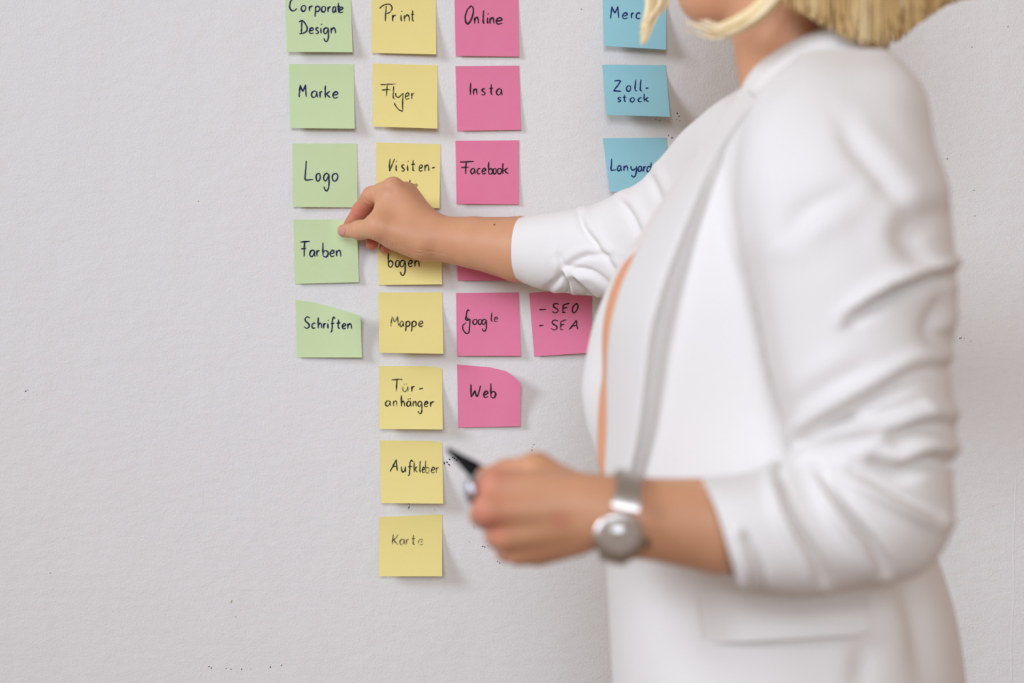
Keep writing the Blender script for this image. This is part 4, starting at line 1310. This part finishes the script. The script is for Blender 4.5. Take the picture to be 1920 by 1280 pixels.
def cap_point(az, el, grow):
    """On the skull: azimuth from the face (near side positive), elevation."""
    ca, sa, ce, se = math.cos(az), math.sin(az), math.cos(el), math.sin(el)
    r = np.array([0.094 + grow, 0.074 + grow, 0.098 + grow])
    return H(-0.005 + r[0] * ce * ca, r[1] * ce * sa, 0.01 + r[2] * se)


# which side is near the lens: lx points away from or towards it
near_sign = 1.0 if lx[1] < 0 else -1.0
EDGE = np.array([(1400, 5), (1500, 24), (1545, 52), (1600, 84), (1655, 90), (1690, 76), (1720, 48), (1775, 10), (1850, -10)], float)   # lower edge of the bob
for k in range(2600):
    az = math.radians(random.uniform(84, 270))
    layer = random.random()
    grow = 0.010 + 0.020 * layer
    el0 = math.radians(random.uniform(60, 88))
    pts = [cap_point(near_sign * az + random.uniform(-0.15, 0.15), el0, grow * 0.7), cap_point(near_sign * az, math.radians(35), grow), cap_point(near_sign * az, 0.0, grow + 0.004)]
    d = cap_point(near_sign * az, 0.0, grow) - H(-0.005, 0, 0.01); d[2] = 0; d /= np.linalg.norm(d)
    p = pts[-1]
    q2 = p + d * random.uniform(-0.012, 0.012) + np.array([random.gauss(0, 0.006), random.gauss(0, 0.006), 0])
    pxe = 960 + q2[0] / (DIST + q2[1]) * FPX
    q2[2] = 1.2 + (640 - np.interp(pxe, EDGE[:, 0], EDGE[:, 1])) * (DIST + q2[1]) / FPX + abs(random.gauss(0, 0.009)) * (1 + layer)
    q1 = (p + q2) / 2 + d * 0.006; q1[2] += 0.008
    lock(pts + [q1, q2], random.uniform(0.0014, 0.0026), 0.0010, min(1, max(0, random.gauss(0.42, 0.16) + 0.30 * math.sin(az * 17) * math.sin(az * 7 + 1))), sides=4, n=11)
for k in range(260):                                        # crown and fringe, above the frame
    az = math.radians(random.uniform(-80, 80)); grow = 0.008 + 0.014 * random.random()
    lock([cap_point(az * 1.6, math.radians(82), grow), cap_point(az * 1.2, math.radians(50), grow), cap_point(az * 1.25, math.radians(24), grow)] , 0.004, 0.002, min(1, max(0, random.gauss(0.6, 0.2))))
for k in range(46):                                         # near lock swinging in under the chin
    o = np.array([random.gauss(0, 7), random.gauss(0, 7)]); g = random.gauss(0, 0.008); s = random.uniform(0.0, 1.0)
    base = [(1475, -150, 0.622), (1462, -60, 0.625), (1440, 0, 0.625), (1402, 36, 0.62), (1350, 60, 0.61), (1350 - 62 * s, 62 - 20 * s, 0.60)]
    z_ = near_sign * math.radians(random.uniform(52, 88))
    lock([cap_point(z_, math.radians(75), 0.012), cap_point(z_, math.radians(40), 0.014), cap_point(z_, math.radians(8), 0.016)] + [P(x + o[0], y + o[1], gg + g) for x, y, gg in base[1:]], 0.0028, 0.0006, min(1, max(0, random.gauss(0.78, 0.15))))
for k in range(46):                                         # far lock hanging before the chin
    o = np.array([random.gauss(0, 13), 0]); g = random.gauss(0, 0.007); s = random.uniform(0.45, 1.0)
    base = [(1262, -160, 0.47), (1240, -70, 0.465), (1230, 0, 0.465), (1220, 40 * s, 0.47), (1206, 84 * s, 0.475)]
    z_ = -near_sign * math.radians(random.uniform(40, 75))
    lock([cap_point(z_, math.radians(75), 0.012), cap_point(z_, math.radians(40), 0.014), cap_point(z_, math.radians(12), 0.016)] + [P(x + o[0] * (1 - 0.2 * i), y, gg + g) for i, (x, y, gg) in enumerate(base) if i >= 1], 0.0034, 0.0010, min(1, max(0, random.gauss(0.8, 0.15))))
for k in range(420):                                        # sides above the ears, out of the frame
    sd = random.choice((-1, 1)); az = sd * math.radians(random.uniform(58, 96)); grow = 0.010 + 0.012 * random.random()
    lock([cap_point(az, math.radians(80), grow * 0.8), cap_point(az, math.radians(40), grow), cap_point(az, math.radians(4), grow), cap_point(az * 1.04, math.radians(-28), grow + 0.006)], 0.0026, 0.0012, min(1, max(0, random.gauss(0.5, 0.2))), n=10)
hv, hf = join_parts(parts)
# the cap under the locks
bm = bmesh.new(); bmesh.ops.create_uvsphere(bm, u_segments=40, v_segments=24, radius=1)
cap_v, cap_f = [], []
for v in bm.verts:
    cap_v.append(H(-0.007 + v.co.x * 0.101, v.co.y * 0.081, 0.012 + v.co.z * 0.104))
for f in bm.faces:
    c = f.calc_center_median()
    if c.x > 0.12 and c.z < 0.55: continue
    if c.z < -0.45: continue
    cap_f.append(tuple(v.index for v in f.verts))
bm.free()
off = len(hv)
hv = list(hv) + [list(v) for v in cap_v]; hf = list(hf) + [tuple(i + off for i in q) for q in cap_f]
tones += [0.3] * len(cap_v)
hair = mesh_obj('hair', hv, hf, M['hair'], person, recalc=False)
hair['label'] = 'blonde chin-length bob'
at = hair.data.attributes.new('tone', 'FLOAT', 'POINT')
at.data.foreach_set('value', np.array(tones, np.float32))


# ------------------------------------------------------------------ things worn and held
def lathe(profile, axis_o, axis_d, n=40):
    """profile: (along, radius) pairs."""
    d = np.asarray(axis_d, float); d /= np.linalg.norm(d)
    a = np.cross(d, [0, 0, 1.0]); a /= np.linalg.norm(a); b = np.cross(d, a)
    v = []
    for h_, r in profile:
        for i in range(n):
            t = 2 * math.pi * i / n
            v.append(np.asarray(axis_o) + d * h_ + r * (a * math.cos(t) + b * math.sin(t)))
    f = grid_faces(n, len(profile), True)
    f.append(tuple(range(n))); f.append(tuple((len(profile) - 1) * n + i for i in reversed(range(n))))
    return v, f


def thing(name, loc, label, cat):
    o = bpy.data.objects.new(name, None)
    C.objects.link(o); o.location = tuple(loc); o.empty_display_size = 0.02
    return tag(o, label, cat)


# pen
tip = P(838, 841, 0.715); end = P(1050, 1004, 0.757)
ax = end - tip
L = np.linalg.norm(ax)
pen = thing('marker_pen', (tip + end) / 2, 'black felt-tip pen held in the fist with the wristwatch', 'pen')
v, f = lathe([(0.0, 0.0008), (0.001, 0.0018), (0.006, 0.0026), (0.026, 0.0062), (0.034, 0.0066), (0.040, 0.0066)], tip, ax)
mesh_obj('pen_tip', v, f, M['pen'], pen)
v, f = lathe([(0.0401, 0.0060), (0.044, 0.0062), (L - 0.006, 0.0062), (L - 0.001, 0.0055), (L, 0.003)], tip, ax)
mesh_obj('pen_barrel', v, f, M['pen'], pen)

# wristwatch
w_c = P(1163, 967, 0.800)
nb = 64
bw = 0.0175
aa = P(1180, 890, 0.80) - P(1148, 1045, 0.80)
upv = aa / np.linalg.norm(aa)
alo = np.array([upv[2], 0, -upv[0]])
watch = thing('wristwatch', w_c, 'silver wristwatch with round dial and woven metal strap on the wrist', 'wristwatch')


def band(t0, t1, width, off, thick, n, rw=None):
    t = np.linspace(t0, t1, n)
    G = np.zeros((n, 5, 3)); Gi = np.zeros((n, 5, 3))
    for i, q in enumerate(t):
        for j in range(5):
            s = (j / 4 - 0.5) * width
            for A, e in ((G, off + thick), (Gi, off)):
                A[i, j] = w_c + upv * (0.0308 + e) * math.cos(q) - np.array([0, 1.0, 0]) * (0.0272 + e) * math.sin(q) + alo * s
    return sheet(G, Gi)


ang = math.radians(112)                                       # where the case sits on the wrist
v, f = band(ang + 0.62, ang - 0.62 + 2 * math.pi, bw, 0.0008, 0.0016, nb)
st = mesh_obj('strap', v, f, M['mesh_steel'], watch)
an2 = math.radians(92)
cd = upv * math.cos(an2) - np.array([0, 1.0, 0]) * math.sin(an2)
cd /= np.linalg.norm(cd)
cc = w_c + upv * 0.0315 * math.cos(ang) - np.array([0, 1.0, 0]) * 0.0285 * math.sin(ang)
R = 0.0176
v, f = lathe([(-0.001, R * 0.80), (0.000, R * 0.92), (0.003, R), (0.0065, R), (0.0075, R * 0.93)], cc, cd, 56)
case = mesh_obj('case', v, f, M['steel'], watch)
v, f = lathe([(0.0074, R * 0.96), (0.0088, R * 0.95), (0.0094, R * 0.88), (0.0090, R * 0.83), (0.0078, R * 0.82)], cc, cd, 56)
mesh_obj('bezel', v, f, M['steel'], case)
v, f = lathe([(0.0076, R * 0.84), (0.0079, R * 0.84)], cc, cd, 56)
dial = mesh_obj('dial', v, f, M['dial'], watch)
ua = np.cross(cd, alo); ua /= np.linalg.norm(ua); va = np.cross(cd, ua)
mp = []
for k in range(12):
    t = 2 * math.pi * k / 12
    d = ua * math.cos(t) + va * math.sin(t); e = np.cross(cd, d)
    q0, q1 = cc + cd * 0.0080 + d * R * 0.62, cc + cd * 0.0080 + d * R * 0.78
    wv_ = e * 0.0005
    bx = [q0 - wv_, q0 + wv_, q1 + wv_, q1 - wv_]
    mp.append((bx + [x + cd * 0.0004 for x in bx], [(0, 1, 2, 3), (7, 6, 5, 4), (0, 4, 5, 1), (1, 5, 6, 2), (2, 6, 7, 3), (3, 7, 4, 0)]))
v, f = join_parts(mp)
mesh_obj('hour_markers', v, f, M['mark'], dial, smooth=False)
for t, ln in ((0.2, 0.45), (3.35, 0.66)):
    d = ua * math.cos(t) + va * math.sin(t); e = np.cross(cd, d) * 0.0007
    q0, q1 = cc + cd * 0.0084 - d * 0.002, cc + cd * 0.0084 + d * R * ln
    bx = [q0 - e, q0 + e, q1 + e * 0.4, q1 - e * 0.4]
    mesh_obj('watch_hand', bx + [x + cd * 0.0003 for x in bx], [(0, 1, 2, 3), (7, 6, 5, 4), (0, 4, 5, 1), (1, 5, 6, 2), (2, 6, 7, 3), (3, 7, 4, 0)], M['mark'], dial, smooth=False)
v, f = lathe([(0.0088, R * 0.86), (0.0103, R * 0.72), (0.0115, R * 0.50), (0.0122, R * 0.25), (0.0124, R * 0.05)], cc, cd, 48)
mesh_obj('watch_glass', v, f, M['glass'], watch)
v, f = lathe([(R - 0.0005, 0.0026), (R + 0.0005, 0.003), (R + 0.003, 0.003), (R + 0.0036, 0.0022)], cc + cd * 0.0045, alo * (1 if alo[0] > 0 else -1), 20)
mesh_obj('crown', v, f, M['dark'], watch)
for sg in (1, -1):
    v, f = band(ang - sg * 0.62, ang - sg * 0.95, bw * 1.08, 0.0010, 0.0036, 8)
    mesh_obj('end_link', v, f, M['steel'], watch)

# ring on the index finger
ra, rb_ = P(930, 908, 0.806), P(902, 914, 0.774)
rc = ra * 0.35 + rb_ * 0.65
rd = rb_ - ra; rd /= np.linalg.norm(rd)
ring = thing('finger_ring', rc, 'chunky silver ring with a domed face on the hand holding the pen', 'ring')
v, f = lathe([(-0.0022, 0.0104), (-0.002, 0.0112), (0, 0.0116), (0.002, 0.0112), (0.0022, 0.0104), (0, 0.0100), (-0.0022, 0.0104)], rc, rd, 40)
mesh_obj('band', v, f[:-2], M['ring'], ring)
out = np.array([-1.0, -0.25, 0.0]); out -= rd * (out @ rd); out /= np.linalg.norm(out)
bm = bmesh.new(); bmesh.ops.create_uvsphere(bm, u_segments=28, v_segments=16, radius=1)
e3 = np.cross(out, rd)
v = [rc + np.array([0, 0, -0.0028]) + out * (0.0118 + 0.0042 * q.co.x) + rd * 0.0075 * q.co.y + e3 * 0.0104 * q.co.z for q in bm.verts]
f = [tuple(x.index for x in q.verts) for q in bm.faces]; bm.free()
mesh_obj('setting', v, f, M['ring'], ring)
